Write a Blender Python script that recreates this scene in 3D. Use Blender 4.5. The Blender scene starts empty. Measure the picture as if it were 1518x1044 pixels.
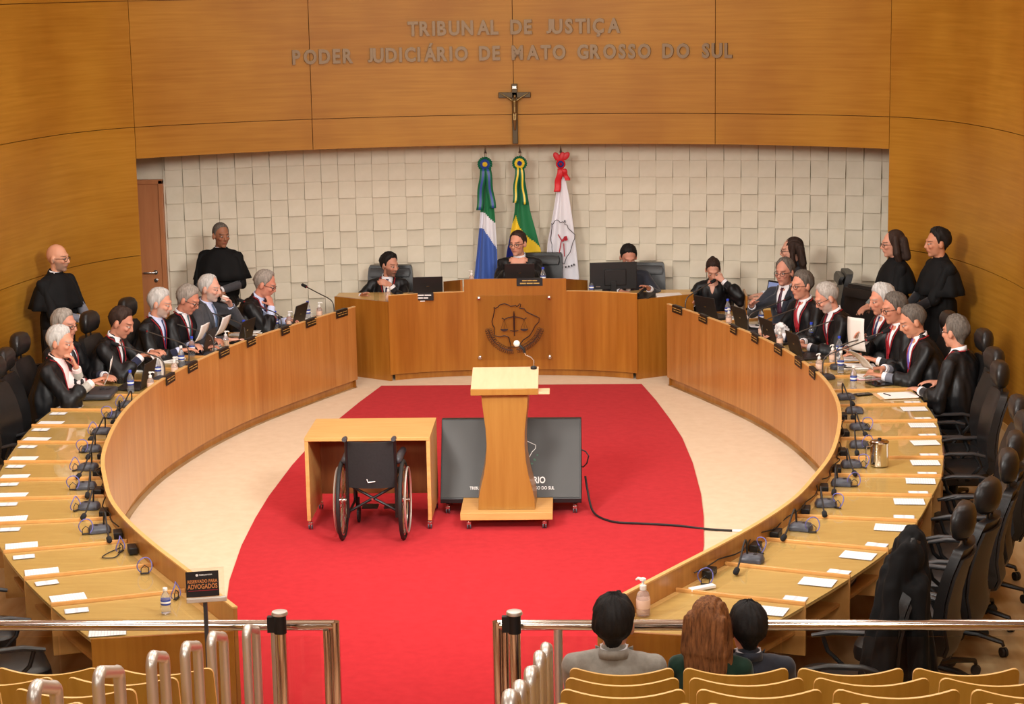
import bpy, bmesh, math, random
import numpy as np
from math import sin, cos, pi, radians, sqrt, atan2, hypot
from mathutils import Vector as V, Matrix, noise
from mathutils.bvhtree import BVHTree

random.seed(7)
scene = bpy.context.scene
COL = scene.collection

# ------------------------------------------------------------------ camera
cam_d = bpy.data.cameras.new('camera')
cam = bpy.data.objects.new('camera', cam_d)
COL.objects.link(cam)
cam_d.sensor_fit = 'HORIZONTAL'
cam_d.sensor_width = 36.0
cam_d.lens = 36.0 * 2912.2 / 1518.0
cam_d.clip_start, cam_d.clip_end = 0.05, 200
_th, _ps, _ro = 0.1855, 0.0530, -0.0176
fw = V((-sin(_ps)*cos(_th), cos(_ps)*cos(_th), -sin(_th)))
rt = V((cos(_ps), sin(_ps), 0)); up = rt.cross(fw)
r2 = rt*cos(_ro) + up*sin(_ro); u2 = up*cos(_ro) - rt*sin(_ro)
M = Matrix.Identity(4)
for i in range(3):
    M[i][0], M[i][1], M[i][2] = r2[i], u2[i], -fw[i]
M[0][3], M[1][3], M[2][3] = 1.106, 0.0, 4.273
cam.matrix_world = M
scene.camera = cam

# ------------------------------------------------------------------ light and exposure
scene.view_settings.view_transform = 'Standard'
scene.view_settings.look = 'None'
scene.view_settings.exposure = -0.12
scene.view_settings.gamma = 1.0
scene.view_settings.use_curve_mapping = False
w = bpy.data.worlds.new('world'); scene.world = w
w.use_nodes = True
w.node_tree.nodes['Background'].inputs[0].default_value = (1, .93, .85, 1)
w.node_tree.nodes['Background'].inputs[1].default_value = 0.05

def lamp(name, loc, size, power, color=(1, .965, .91), target=None, shape='DISK', spread=pi):
    d = bpy.data.lights.new(name, 'AREA'); d.shape = shape; d.size = size
    d.energy = power; d.color = color; d.spread = spread
    o = bpy.data.objects.new(name, d); COL.objects.link(o); o.location = loc
    if target is not None:
        o.rotation_euler = (V(target)-V(loc)).to_track_quat('-Z', 'Y').to_euler()
    return o
CEIL = 5.6
for (x, y, p) in ((-2.6, 11.5, 135), (0, 11.2, 165), (2.6, 11.5, 135), (-2.8, 14.5, 115), (0, 14.2, 135), (2.8, 14.5, 115),
                  (-2.7, 17.4, 100), (0, 17.4, 115), (2.7, 17.4, 100), (-1.4, 19.8, 70), (1.4, 19.8, 70),
                  (-3, 7.5, 160), (0, 7.2, 190), (3, 7.5, 160), (-2.5, 3.5, 150), (2.5, 3.5, 150), (-4.3, 11.5, 90), (4.3, 11.5, 90), (-4.3, 14.5, 70), (4.3, 14.5, 70)):  # outer-aisle lamps at the end are added to brighten floor and side walls
    lamp('ceiling_light', (x, y, CEIL-.03), .7, p*.35)

for x, y, tx, ty, p, sp in ((-3.6, .6, -1.2, 22.6, 42, 56), (0, .6, 0, 22.6, 40, 56), (3.6, .6, 1.2, 22.6, 42, 56), (2.4, 8.6, -4.9, 18.0, 205, 80), (-2.4, 8.6, 4.9, 18.0, 205, 80)):      # fill floods added under the ceiling to brighten the far and side walls
    lamp('wall_fill_light', (x, y, CEIL-.1 if y < 5 else CEIL-.5), 1.7, p, target=(tx, ty, 1.7), spread=radians(sp))

# ------------------------------------------------------------------ materials
def S(r, g, b):
    f = lambda c: (c/255/12.92) if c/255 <= .04045 else ((c/255+.055)/1.055)**2.4
    return (f(r), f(g), f(b), 1.0)
MATS = {}
def mat(name, col, rough=.5, metal=0., spec=.5, coat=0., sheen=0., trans=0., ior=1.45, emit=None, alpha=1.):
    if name in MATS: return MATS[name]
    m = bpy.data.materials.new(name); m.use_nodes = True
    b = m.node_tree.nodes['Principled BSDF']
    b.inputs['Base Color'].default_value = col
    b.inputs['Roughness'].default_value = rough
    b.inputs['Metallic'].default_value = metal
    b.inputs['Specular IOR Level'].default_value = spec
    b.inputs['Coat Weight'].default_value = coat
    b.inputs['Coat Roughness'].default_value = .15
    b.inputs['Sheen Weight'].default_value = sheen
    b.inputs['Transmission Weight'].default_value = trans
    b.inputs['IOR'].default_value = ior
    b.inputs['Alpha'].default_value = alpha
    if emit:
        b.inputs['Emission Color'].default_value = emit[0]; b.inputs['Emission Strength'].default_value = emit[1]
    MATS[name] = m
    return m
def varied(name, c1, c2, scale, rough=.5, coat=0., spec=.5, bump=0., bscale=None, detail=4, metal=0., sheen=0., coord='Object', c3=None, s3=None):
    """two-tone noise material; scale is a 3-vector so that wood grain can be stretched"""
    if name in MATS: return MATS[name]
    m = mat(name, c1, rough, metal, spec, coat, sheen)
    nt = m.node_tree; b = nt.nodes['Principled BSDF']
    tc = nt.nodes.new('ShaderNodeTexCoord'); mp = nt.nodes.new('ShaderNodeMapping')
    mp.inputs['Scale'].default_value = scale
    n = nt.nodes.new('ShaderNodeTexNoise'); n.inputs['Scale'].default_value = 1.0; n.inputs['Detail'].default_value = detail
    n.inputs['Roughness'].default_value = .6
    r = nt.nodes.new('ShaderNodeValToRGB')
    r.color_ramp.elements[0].position, r.color_ramp.elements[1].position = .3, .7
    r.color_ramp.elements[0].color, r.color_ramp.elements[1].color = c1, c2
    nt.links.new(tc.outputs[coord], mp.inputs[0]); nt.links.new(mp.outputs[0], n.inputs['Vector'])
    nt.links.new(n.outputs[0], r.inputs[0])
    out = r.outputs[0]
    if c3:
        mp2 = nt.nodes.new('ShaderNodeMapping'); mp2.inputs['Scale'].default_value = s3
        n2 = nt.nodes.new('ShaderNodeTexNoise'); n2.inputs['Scale'].default_value = 1.; n2.inputs['Detail'].default_value = 2
        r3 = nt.nodes.new('ShaderNodeValToRGB'); r3.color_ramp.elements[0].position, r3.color_ramp.elements[1].position = .35, .65
        r3.color_ramp.elements[0].color, r3.color_ramp.elements[1].color = (1, 1, 1, 1), c3
        mx = nt.nodes.new('ShaderNodeMix'); mx.data_type = 'RGBA'; mx.blend_type = 'MULTIPLY'; mx.inputs[0].default_value = 1
        nt.links.new(tc.outputs[coord], mp2.inputs[0]); nt.links.new(mp2.outputs[0], n2.inputs['Vector'])
        nt.links.new(n2.outputs[0], r3.inputs[0]); nt.links.new(out, mx.inputs[6]); nt.links.new(r3.outputs[0], mx.inputs[7])
        out = mx.outputs[2]
    nt.links.new(out, b.inputs['Base Color'])
    if bump:
        nb = nt.nodes.new('ShaderNodeTexNoise'); nb.inputs['Scale'].default_value = bscale or 200; nb.inputs['Detail'].default_value = 2
        bp = nt.nodes.new('ShaderNodeBump'); bp.inputs['Strength'].default_value = bump; bp.inputs['Distance'].default_value = .003
        nt.links.new(tc.outputs['Object'], nb.inputs['Vector']); nt.links.new(nb.outputs[0], bp.inputs['Height'])
        nt.links.new(bp.outputs[0], b.inputs['Normal'])
    return m
WALLW = varied('wall veneer', S(156, 106, 28), S(172, 121, 40), (1.2, 1.2, 38), .46, spec=.3, c3=S(236, 226, 214), s3=(1.1, 1.1, .9))
PANELW = varied('desk front veneer', S(178, 119, 56), S(196, 139, 74), (26, 26, 1.2), .3, coat=.25, c3=S(232, 222, 212), s3=(5, 5, .4))
DAISW = varied('dais veneer', S(160, 101, 30), S(177, 118, 44), (24, 24, 1.1), .3, coat=.25, c3=S(228, 216, 205), s3=(4, 4, .5))
EDGEW = varied('ledge edge wood', S(212, 166, 98), S(224, 180, 114), (14, 14, 14), .35, coat=.2)
TOPW = varied('desk top veneer', S(206, 166, 98), S(220, 182, 114), (4, 28, 20), .35, coat=.1)
DIVW = varied('divider wood', S(206, 148, 80), S(216, 160, 92), (14, 14, 14), .35, coat=.2)
SHELFW = varied('niche wood', S(186, 124, 58), S(200, 140, 72), (4, 22, 20), .4)
PLYW = varied('seat plywood', S(180, 138, 52), S(194, 152, 66), (24, 3, 2.2), .33, coat=.2, c3=S(236, 228, 216), s3=(5, 3, .6))
PLYE = mat('plywood edge', S(238, 194, 120), .4)
TABLEW = varied('table laminate', S(196, 146, 82), S(212, 162, 98), (3, 40, 30), .4)
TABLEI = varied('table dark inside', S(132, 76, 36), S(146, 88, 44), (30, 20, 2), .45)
LECTW = varied('lectern veneer', S(146, 101, 40), S(158, 114, 51), (22, 12, 1.5), .35, coat=.2)
LECTT = varied('lectern pale wood', S(206, 166, 128), S(214, 176, 138), (20, 3, 10), .45)
DOORW = varied('door veneer', S(186, 118, 74), S(198, 130, 84), (14, 14, 1.2), .4)
PARQ = varied('parquet', S(190, 164, 124), S(204, 178, 138), (3.5, .8, 1), .35, coat=.15, c3=S(214, 196, 176), s3=(8, 1.1, 1))
BEIGE = varied('beige carpet', S(216, 190, 158), S(224, 200, 170), (9, 9, 9), .95, spec=.1, bump=.25, bscale=420, sheen=.1)
REDC = varied('red carpet pile', S(177, 36, 43), S(189, 43, 50), (14, 14, 14), .95, spec=.06, bump=.3, bscale=420, sheen=.04)
TIER = varied('tier carpet', S(196, 150, 116), S(206, 160, 124), (9, 9, 9), .9, spec=.1)
TILEM = varied('cast tile', S(218, 208, 186), S(226, 216, 196), (6, 6, 6), .75, spec=.25)
WHITEC = mat('ceiling paint', S(226, 220, 208), .8)
LEATHER = varied('black leather', S(22, 21, 21), S(30, 28, 28), (40, 40, 40), .38, spec=.5, bump=.15, bscale=160)
LEATHERB = varied('brown black shell', S(28, 22, 19), S(35, 28, 24), (20, 20, 20), .5)
BLACKP = mat('black plastic', S(20, 20, 21), .42)
ARMP = mat('armrest plastic', S(42, 41, 42), .36)
DARKG = mat('dark grey plastic', S(58, 58, 62), .4)
MIDG = mat('grey plastic', S(74, 76, 84), .38)
CHROME = mat('polished steel', S(214, 208, 200), .13, 1.)
BRUSH = mat('brushed steel', S(222, 218, 210), .40, .85)
SILV = mat('silver', S(200, 196, 190), .25, 1.)
BRONZE = mat('aged bronze', S(122, 100, 62), .38, .75)
BRONZED = mat('dark bronze', S(70, 58, 40), .45, .6)
LETTERM = mat('letter metal', S(116, 95, 72), .48, .6)
GLASS = mat('clear glass', (1, 1, 1, 1), .02, trans=1., ior=1.45)
PETM = mat('clear bottle plastic', S(236, 240, 245), .06, trans=.88, ior=1.2)
GELM = mat('sanitizer plastic', S(242, 226, 220), .1, trans=.75, ior=1.3)
WATER = mat('water', (1, 1, 1, 1), .0, trans=1., ior=1.33)
ACRYL = mat('clear acrylic', (1, 1, 1, 1), .02, trans=1., ior=1.3)
def thin_glass(name, amount):
    m = bpy.data.materials.new(name); m.use_nodes = True; nt = m.node_tree; nt.nodes.clear()
    o = nt.nodes.new('ShaderNodeOutputMaterial'); mix = nt.nodes.new('ShaderNodeMixShader')
    t = nt.nodes.new('ShaderNodeBsdfTransparent'); g = nt.nodes.new('ShaderNodeBsdfGlossy'); g.inputs['Roughness'].default_value = .03
    t.inputs[0].default_value = (.95, .96, .94, 1)
    f = nt.nodes.new('ShaderNodeFresnel'); f.inputs[0].default_value = 1.45
    ge = nt.nodes.new('ShaderNodeNewGeometry'); sb = nt.nodes.new('ShaderNodeMath'); sb.operation = 'SUBTRACT'; sb.inputs[0].default_value = amount
    mu = nt.nodes.new('ShaderNodeMath'); mu.operation = 'MULTIPLY'
    nt.links.new(ge.outputs['Backfacing'], sb.inputs[1]); nt.links.new(sb.outputs[0], mu.inputs[1]); mu.use_clamp = True   # inner faces of the pane do not mirror
    nt.links.new(f.outputs[0], mu.inputs[0]); nt.links.new(mu.outputs[0], mix.inputs[0])
    nt.links.new(t.outputs[0], mix.inputs[1]); nt.links.new(g.outputs[0], mix.inputs[2]); nt.links.new(mix.outputs[0], o.inputs[0])
    MATS[name] = m
    return m
SHEETG = thin_glass('sheet glass', 1.0)
TOPG = thin_glass('desk glass', 1.0)
WHITEP = mat('white plastic', S(238, 236, 232), .4)
PAPER = mat('paper', S(240, 238, 234), .7)
PAPERG = mat('paper underside', S(222, 216, 208), .7)
CERAM = mat('white ceramic', S(238, 234, 226), .2, coat=.3)
BLUEC = mat('blue cap', S(48, 72, 190), .4)
BLUEL = mat('blue label', S(40, 64, 150), .45)
PURPLE = mat('violet blue wire', S(104, 104, 170), .4)
CORDB = mat('black cable', S(24, 24, 26), .5)
REDCORD = mat('red cord', S(150, 22, 32), .6)
RUBBER = mat('rubber', S(28, 28, 28), .6)
NECKM = mat('gooseneck metal', S(92, 88, 84), .35, .6)
FOAM = mat('microphone foam', S(22, 22, 24), .9)
GOLD = mat('gold print', S(188, 156, 84), .45, .3)
WHITEI = mat('white print', S(236, 236, 234), .6)
LIDM = mat('laptop lid', S(36, 31, 30), .45)
def printed(name, sx, sy):
    """white paper with faint ruled lines of print"""
    m = mat(name, S(238, 236, 230), .65)
    nt = m.node_tree; b = nt.nodes['Principled BSDF']
    tc = nt.nodes.new('ShaderNodeTexCoord'); mp = nt.nodes.new('ShaderNodeMapping'); mp.inputs['Scale'].default_value = (sx, sy, 1)
    br = nt.nodes.new('ShaderNodeTexBrick'); br.inputs['Scale'].default_value = 1.0
    br.inputs['Color1'].default_value = S(242, 240, 236); br.inputs['Color2'].default_value = S(232, 232, 230); br.inputs['Mortar'].default_value = S(200, 206, 214)
    br.inputs['Mortar Size'].default_value = .035; br.offset = 0; br.inputs['Brick Width'].default_value = .5; br.inputs['Row Height'].default_value = .25
    nt.links.new(tc.outputs['Generated'], mp.inputs[0]); nt.links.new(mp.outputs[0], br.inputs['Vector']); nt.links.new(br.outputs[0], b.inputs['Base Color'])
    return m
SHEETM = printed('printed list', 2.5, 3.0)
STRIPM = printed('printed strip', 2.0, .5)

# ------------------------------------------------------------------ mesh helpers
class MB:
    def __init__(s): s.v, s.f, s.m, s.cur = [], [], [], 0
    def add(s, vs, fs, mi=None):
        b = len(s.v); s.v.extend([tuple(p) for p in vs])
        for f in fs: s.f.append(tuple(i+b for i in f)); s.m.append(s.cur if mi is None else mi)
        return s
    def box(s, c, d, rz=0., mtx=None, mi=None):
        x, y, z = d[0]/2, d[1]/2, d[2]/2
        P = [V((sx*x, sy*y, sz*z)) for sz in (-1, 1) for sy in (-1, 1) for sx in (-1, 1)]
        R = mtx if mtx is not None else Matrix.Rotation(rz, 3, 'Z')
        P = [R @ p + V(c) for p in P]
        return s.add(P, [(0, 2, 3, 1), (4, 5, 7, 6), (0, 1, 5, 4), (2, 6, 7, 3), (0, 4, 6, 2), (1, 3, 7, 5)], mi)
    def tube(s, path, r, n=8, closed=False, cap=True, mi=None, flat=1.0):
        P = [V(p) for p in path]; N = len(P); rs = r if isinstance(r, (list, tuple)) else [r]*N
        vs, fs = [], []; ref = None
        for i in range(N):
            if closed: t = P[(i+1) % N]-P[i-1]
            else: t = P[min(i+1, N-1)]-P[max(i-1, 0)]
            if t.length < 1e-9: t = V((0, 0, 1))
            t.normalize()
            if ref is None:
                ref = V((0, 0, 1)) if abs(t.z) < .9 else V((0, 1, 0))
            a = ref - t*ref.dot(t)
            if a.length < 1e-6: a = V((1, 0, 0)) - t*t.x
            a.normalize(); ref = a; b = t.cross(a)
            for k in range(n):
                q = 2*pi*k/n; vs.append(P[i] + (a*cos(q)*flat + b*sin(q))*rs[i])
        for i in range(N if closed else N-1):
            j = (i+1) % N
            for k in range(n):
                fs.append((i*n+k, i*n+(k+1) % n, j*n+(k+1) % n, j*n+k))
        if cap and not closed:
            fs.append(tuple(range(n-1, -1, -1))); fs.append(tuple((N-1)*n+k for k in range(n)))
        return s.add(vs, fs, mi)
    def lathe(s, prof, c=(0, 0, 0), n=16, mtx=None, mi=None):
        vs, fs = [], []
        for (r, z) in prof:
            for k in range(n):
                q = 2*pi*k/n; p = V((r*cos(q), r*sin(q), z))
                vs.append((mtx @ p if mtx is not None else p) + V(c))
        for i in range(len(prof)-1):
            for k in range(n):
                fs.append((i*n+k, i*n+(k+1) % n, (i+1)*n+(k+1) % n, (i+1)*n+k))
        fs.append(tuple(range(n-1, -1, -1))); fs.append(tuple((len(prof)-1)*n+k for k in range(n)))
        return s.add(vs, fs, mi)
    def loft(s, rings, cap=True, closed=True, mi=None):
        n = len(rings[0]); vs = [p for r in rings for p in r]; fs = []
        for i in range(len(rings)-1):
            for k in range(n if closed else n-1):
                fs.append((i*n+k, i*n+(k+1) % n, (i+1)*n+(k+1) % n, (i+1)*n+k))
        if cap and closed:
            fs.append(tuple(range(n-1, -1, -1))); fs.append(tuple((len(rings)-1)*n+k for k in range(n)))
        return s.add(vs, fs, mi)
    def strip(s, bot, top, thick, mi=None):
        """upright curved plate: bot/top are matching 3-D polylines, thick a list of offset vectors"""
        n = len(bot); vs = []
        for i in range(n):
            o = V(thick[i]); a, b = V(bot[i]), V(top[i]); vs += [a, b, b+o, a+o]
        fs = []
        for i in range(n-1):
            a, b = 4*i, 4*(i+1)
            for k in range(4): fs.append((a+k, a+(k+1) % 4, b+(k+1) % 4, b+k))
        fs.append((3, 2, 1, 0)); e = 4*(n-1); fs.append((e, e+1, e+2, e+3))
        return s.add(vs, fs, mi)
    def ellip(s, c, r, n=14, m=9, mtx=None, mi=None):
        vs, fs = [], []
        for i in range(1, m):
            t = pi*i/m
            for k in range(n):
                q = 2*pi*k/n; vs.append(V((r[0]*sin(t)*cos(q), r[1]*sin(t)*sin(q), r[2]*cos(t))))
        vs += [V((0, 0, r[2])), V((0, 0, -r[2]))]; T = len(vs)-2
        for i in range(m-2):
            for k in range(n): fs.append((i*n+k, (i+1)*n+k, (i+1)*n+(k+1) % n, i*n+(k+1) % n))
        for k in range(n):
            fs.append((T, k, (k+1) % n)); fs.append((T+1, (m-2)*n+(k+1) % n, (m-2)*n+k))
        vs = [(mtx @ p if mtx is not None else p)+V(c) for p in vs]
        return s.add(vs, fs, mi)
    def caps(s, a, b, ra, rb, n=10):
        """tapered round-ended limb"""
        a, b = V(a), V(b); t = b-a; L = t.length
        if L < 1e-6: return s.ellip(a, (ra, ra, ra))
        t /= L; e = V((0, 0, 1)) if abs(t.z) < .9 else V((1, 0, 0)); x = (e-t*e.dot(t)).normalized(); y = t.cross(x)
        rings = []
        for q in (-80, -50, -20): rings.append((a + t*ra*sin(radians(q)), ra*cos(radians(q))))
        for q in (20, 50, 80): rings.append((b + t*rb*sin(radians(q)), rb*cos(radians(q))))
        return s.loft([[c + (x*cos(2*pi*k/n)+y*sin(2*pi*k/n))*r for k in range(n)] for c, r in rings])
    def prism(s, poly, z0, z1, mi=None):
        n = len(poly); vs = [V((p[0], p[1], z0)) for p in poly]+[V((p[0], p[1], z1)) for p in poly]
        fs = [tuple(range(n-1, -1, -1)), tuple(range(n, 2*n))]+[(k, (k+1) % n, n+(k+1) % n, n+k) for k in range(n)]
        return s.add(vs, fs, mi)
    def xf(s, mtx):
        s.v = [tuple(mtx @ V(p)) for p in s.v]; return s
    def mesh(s, name, mats, smooth=True, ang=38, recalc=True):
        me = bpy.data.meshes.new(name); me.from_pydata(s.v, [], s.f)
        for m in (mats if isinstance(mats, (list, tuple)) else [mats]): me.materials.append(m)
        me.polygons.foreach_set('material_index', s.m)
        if recalc:
            bm = bmesh.new(); bm.from_mesh(me); bmesh.ops.recalc_face_normals(bm, faces=bm.faces); bm.to_mesh(me); bm.free()
        if smooth:
            me.polygons.foreach_set('use_smooth', [True]*len(me.polygons)); me.set_sharp_from_angle(angle=radians(ang))
        me.update()
        return me
    def build(s, name, mats, parent=None, bev=0., smooth=True, ang=38, loc=None, rz=0.):
        o = bpy.data.objects.new(name, s.mesh(name, mats, smooth, ang)); COL.objects.link(o)
        if parent is not None: o.parent = parent
        if loc is not None: o.location = loc
        if rz: o.rotation_euler = (0, 0, rz)
        if bev:
            b = o.modifiers.new('bevel', 'BEVEL'); b.width = bev; b.segments = 2; b.limit_method = 'ANGLE'; b.angle_limit = radians(40)
        return o
def tag(o, label=None, cat=None, group=None, kind=None):
    if label: o['label'] = label
    if cat: o['category'] = cat
    if group: o['group'] = group
    if kind: o['kind'] = kind
    return o
def empty(name, loc=(0, 0, 0), rz=0., label=None, cat=None, group=None, kind=None):
    o = bpy.data.objects.new(name, None); COL.objects.link(o); o.location = loc; o.rotation_euler = (0, 0, rz)
    o.empty_display_size = .1
    return tag(o, label, cat, group, kind)
def copy_tree(o, loc=None, rz=None, label=None, group=None):
    def rec(x, parent):
        c = x.copy(); COL.objects.link(c)
        if parent is not None: c.parent = parent
        for ch in list(x.children): rec(ch, c)
        return c
    c = rec(o, None)
    if loc is not None: c.location = loc
    if rz is not None: c.rotation_euler = (0, 0, rz)
    if label: c['label'] = label
    if group: c['group'] = group
    return c
class Kind:
    """first call moves the prototype, later calls copy it with its parts"""
    def __init__(s, proto): s.p, s.used = proto, False
    def put(s, loc, rz, label, group=None):
        if not s.used:
            s.used = True; o = s.p; o.location = loc; o.rotation_euler = (0, 0, rz)
            o['label'] = label
            if group: o['group'] = group
            return o
        return copy_tree(s.p, loc, rz, label, group)
def text_mesh(txt, size, depth, bold=0., align='CENTER'):
    c = bpy.data.curves.new('lettering', 'FONT'); c.body = txt; c.size = size; c.extrude = depth; c.offset = bold
    c.align_x = align; c.align_y = 'BOTTOM_BASELINE'; c.resolution_u = 3
    o = bpy.data.objects.new('lettering', c); COL.objects.link(o)
    me = bpy.data.meshes.new_from_object(o.evaluated_get(bpy.context.evaluated_depsgraph_get()))
    bpy.data.objects.remove(o); bpy.data.curves.remove(c)
    return me
def text_part(name, txt, size, depth, m, parent, mtx, bold=0., width=None):
    me = text_mesh(txt, size, depth, bold); me.materials.clear(); me.materials.append(m)
    if width:
        xs = [v.co.x for v in me.vertices]; k = width/(max(xs)-min(xs))
        for v in me.vertices: v.co.x *= k
    o = bpy.data.objects.new(name, me); COL.objects.link(o); o.parent = parent; o.matrix_local = mtx
    return o
def catmull(P, t):
    n = len(P)-1; t = min(max(t, 0.), n); i = min(int(t), n-1); u = t-i
    p = [V(P[min(max(j, 0), n)]) for j in (i-1, i, i+1, i+2)]
    if i == 0: p[0] = 2*p[1]-p[2]
    if i == n-1: p[3] = 2*p[2]-p[1]
    return .5*((2*p[1])+(p[2]-p[0])*u+(2*p[0]-5*p[1]+4*p[2]-p[3])*u*u+(3*p[1]-p[0]-3*p[2]+p[3])*u**3)
def rot(az, el=0.):
    return Matrix.Rotation(az, 3, 'Z') @ Matrix.Rotation(el, 3, 'X')
ORD = ['first', 'second', 'third', 'fourth', 'fifth', 'sixth', 'seventh', 'eighth', 'ninth', 'tenth', 'eleventh', 'twelfth', 'thirteenth', 'fourteenth', 'fifteenth', 'sixteenth', 'seventeenth', 'eighteenth']
WING = {-1: 'left', 1: 'right'}

# ================================================================== SETTING
# ---- floors
o = MB().box((0, 11, -.05), (12, 26.5, .1)).build('floor', PARQ, smooth=False); tag(o, kind='structure')
IN = [(1.0, 10.38), (1.433, 11.11), (1.75, 11.64), (2.04, 12.17), (2.29, 12.72), (2.48, 13.3), (2.63, 13.82), (2.735, 14.33), (2.83, 14.95), (2.89, 15.55),
      (2.906, 16.15), (2.88, 16.75), (2.80, 17.35), (2.70, 17.9), (2.55, 18.5), (2.36, 19.08), (2.13, 19.65), (1.9, 20.2), (1.669, 20.714)]
OUT = [(1.779, 10.233), (2.157, 10.84), (2.485, 11.353), (2.77, 11.93), (3.037, 12.59), (3.258, 13.23), (3.436, 13.77), (3.566, 14.33), (3.67, 14.99), (3.725, 15.58),
       (3.755, 16.2), (3.75, 16.82), (3.68, 17.45), (3.53, 18.06), (3.33, 18.65), (3.10, 19.26), (2.85, 19.85), (2.6, 20.45), (2.38, 21.02)]
IN3 = [V((x, y, 0)) for x, y in IN]; OUT3 = [V((x, y, 0)) for x, y in OUT]
DZ, LZ = .755, .888          # desk surface and ledge heights
def RP(s, k, o, z=DZ):
    """point of a bench wing: k = desk number from the front end, o = distance outward from the inner ledge"""
    a, b = catmull(IN3, k), catmull(OUT3, k); d = (b-a).normalized(); p = a + d*o
    return V((s*p.x, p.y, z))
def RN(s, k):
    a, b = catmull(IN3, k), catmull(OUT3, k); d = (b-a).normalized()
    return V((s*d.x, d.y, 0))
def RYAW(s, k):
    """rotation about z that turns local +Y towards the middle of the ring"""
    d = -RN(s, k); return atan2(-d.x, d.y)
# pale carpet inside the ring
inner = [catmull(IN3, i*.5) for i in range(37)]
poly = [(p.x, p.y) for p in inner] + [(2.3, 21.9), (-2.3, 21.9)] + [(-p.x, p.y) for p in reversed(inner)]
poly = [(.86, 9.3), (1.0, 10.3)] + poly + [(-1.0, 10.3), (-.86, 9.3)]
o = MB().prism(poly, 0, .006).build('floor_carpet', BEIGE, smooth=False); tag(o, kind='structure')
# red carpet
RL = [(.62, 9.3), (.70, 9.7), (.88, 10.1), (1.08, 10.55), (1.28, 11.1), (1.42, 11.65), (1.53, 12.4), (1.61, 13.1), (1.70, 13.7), (1.78, 14.6), (1.815, 15.4), (1.825, 16.1), (1.80, 17.2), (1.74, 18.2), (1.65, 19.0), (1.53, 19.9), (1.395, 20.74)]
poly = [(x, y) for x, y in RL] + [(-x-.02, y) for x, y in reversed(RL)]
o = MB().prism(poly, .007, .016).build('red_carpet', REDC, smooth=False)
tag(o, 'long red carpet narrowing at both ends in the middle of the ring', 'carpet')
# stepped auditorium floor under the rows of seats (aisle steps in the middle)
TY = lambda r: 9.32 - .71*r
TZ = lambda r: .18 + .213*r
m = MB()
for r in range(0, 14):
    z = TZ(r); m.box((0, (TY(r)-4)/2, z-.1065), (11.6, TY(r)+4, .213))
o = m.build('floor_stepped', TIER, smooth=False); tag(o, kind='structure')
# ---- ceiling and far walls of the auditorium
tag(MB().box((0, 10, CEIL+.05), (12.4, 28, .1)).build('ceiling', WHITEC, smooth=False), kind='structure')
tag(MB().box((0, -3.1, 2.8), (12, .2, 5.8)).build('wall_rear', WALLW, smooth=False), kind='structure')

# ---- curved timber walls, panel by panel
WP = [(0, 22.158), (1.15, 22.075), (2.234, 21.824), (3.2, 21.43), (4.013, 20.917), (4.40, 20.38), (4.62, 19.75), (4.80, 18.7), (4.88, 17.5), (4.92, 16.), (4.95, 14.), (5.0, 12.), (5.2, 10.), (5.6, 8.), (5.8, 5.), (5.8, 1.), (5.8, -3.)]
WP3 = [V((x, y, 0)) for x, y in WP]
def WQ(u):
    p = catmull(WP3, abs(u)); return V((p.x if u >= 0 else -p.x, p.y, 0))
def WNORM(u):
    t = (WQ(u+.02)-WQ(u-.02)).normalized(); return V((-t.y, t.x, 0)) if True else None   # outward, away from the hall
def wall_run(name, u0, u1, z0, z1, cols, rows):
    root = empty(name, WQ((u0+u1)/2) + V((0, 0, z0))); tag(root, kind='structure')
    T = Matrix.Translation(-root.location); mm = MB()
    N = max(6, int(abs(u1-u0)*6)); us = [u0+(u1-u0)*i/N for i in range(N+1)]
    pts = [WQ(u)+WNORM(u)*.045 for u in us]
    mm.strip([p+V((0, 0, z0)) for p in pts], [p+V((0, 0, z1)) for p in pts], [WNORM(u)*.03 for u in us])
    mm.xf(T).build('backing', BACKW, root, ang=20)
    for a, b in zip(cols[:-1], cols[1:]):
        for c, d in zip(rows[:-1], rows[1:]):
            n = max(4, int(abs(b-a)*5)); g = .0035
            uu = [a+(b-a)*i/n for i in range(n+1)]; P = [WQ(u) for u in uu]
            P[0] = P[0]+(P[1]-P[0]).normalized()*g; P[-1] = P[-1]+(P[-2]-P[-1]).normalized()*g
            MB().strip([p+V((0, 0, c+g)) for p in P], [p+V((0, 0, d-g)) for p in P], [WNORM(u)*.04 for u in uu]).xf(T).build('panel', WALLW, root, ang=25)
    return root
BACKW = mat('dark joint', S(96, 52, 22), .7)
wall_run('wall_upper', -4, 4, 2.485, CEIL, [-4, -2, 0, 2, 4], [2.485, 2.826, 4.16, CEIL])
wall_run('wall_right', 4, 16, 0, CEIL, [4, 8.2, 10, 12, 14, 16], [0, 1.441, 2.826, 4.16, CEIL])
wall_run('wall_left', -16, -4, 0, CEIL, [-16, -14, -12, -10, -8.2, -4], [0, 1.441, 2.826, 4.16, CEIL])
# baseboards at the foot of the two curved walls
for s, nm in ((-1, 'left'), (1, 'right')):
    us = [s*(4+i*.25) for i in range(33)]; P = [WQ(u)-WNORM(u)*.012*1 for u in us]
    tag(MB().strip(P, [p+V((0, 0, .07)) for p in P], [WNORM(u)*.01 for u in us]).build('baseboard_'+nm, EDGEW), kind='structure')

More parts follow.
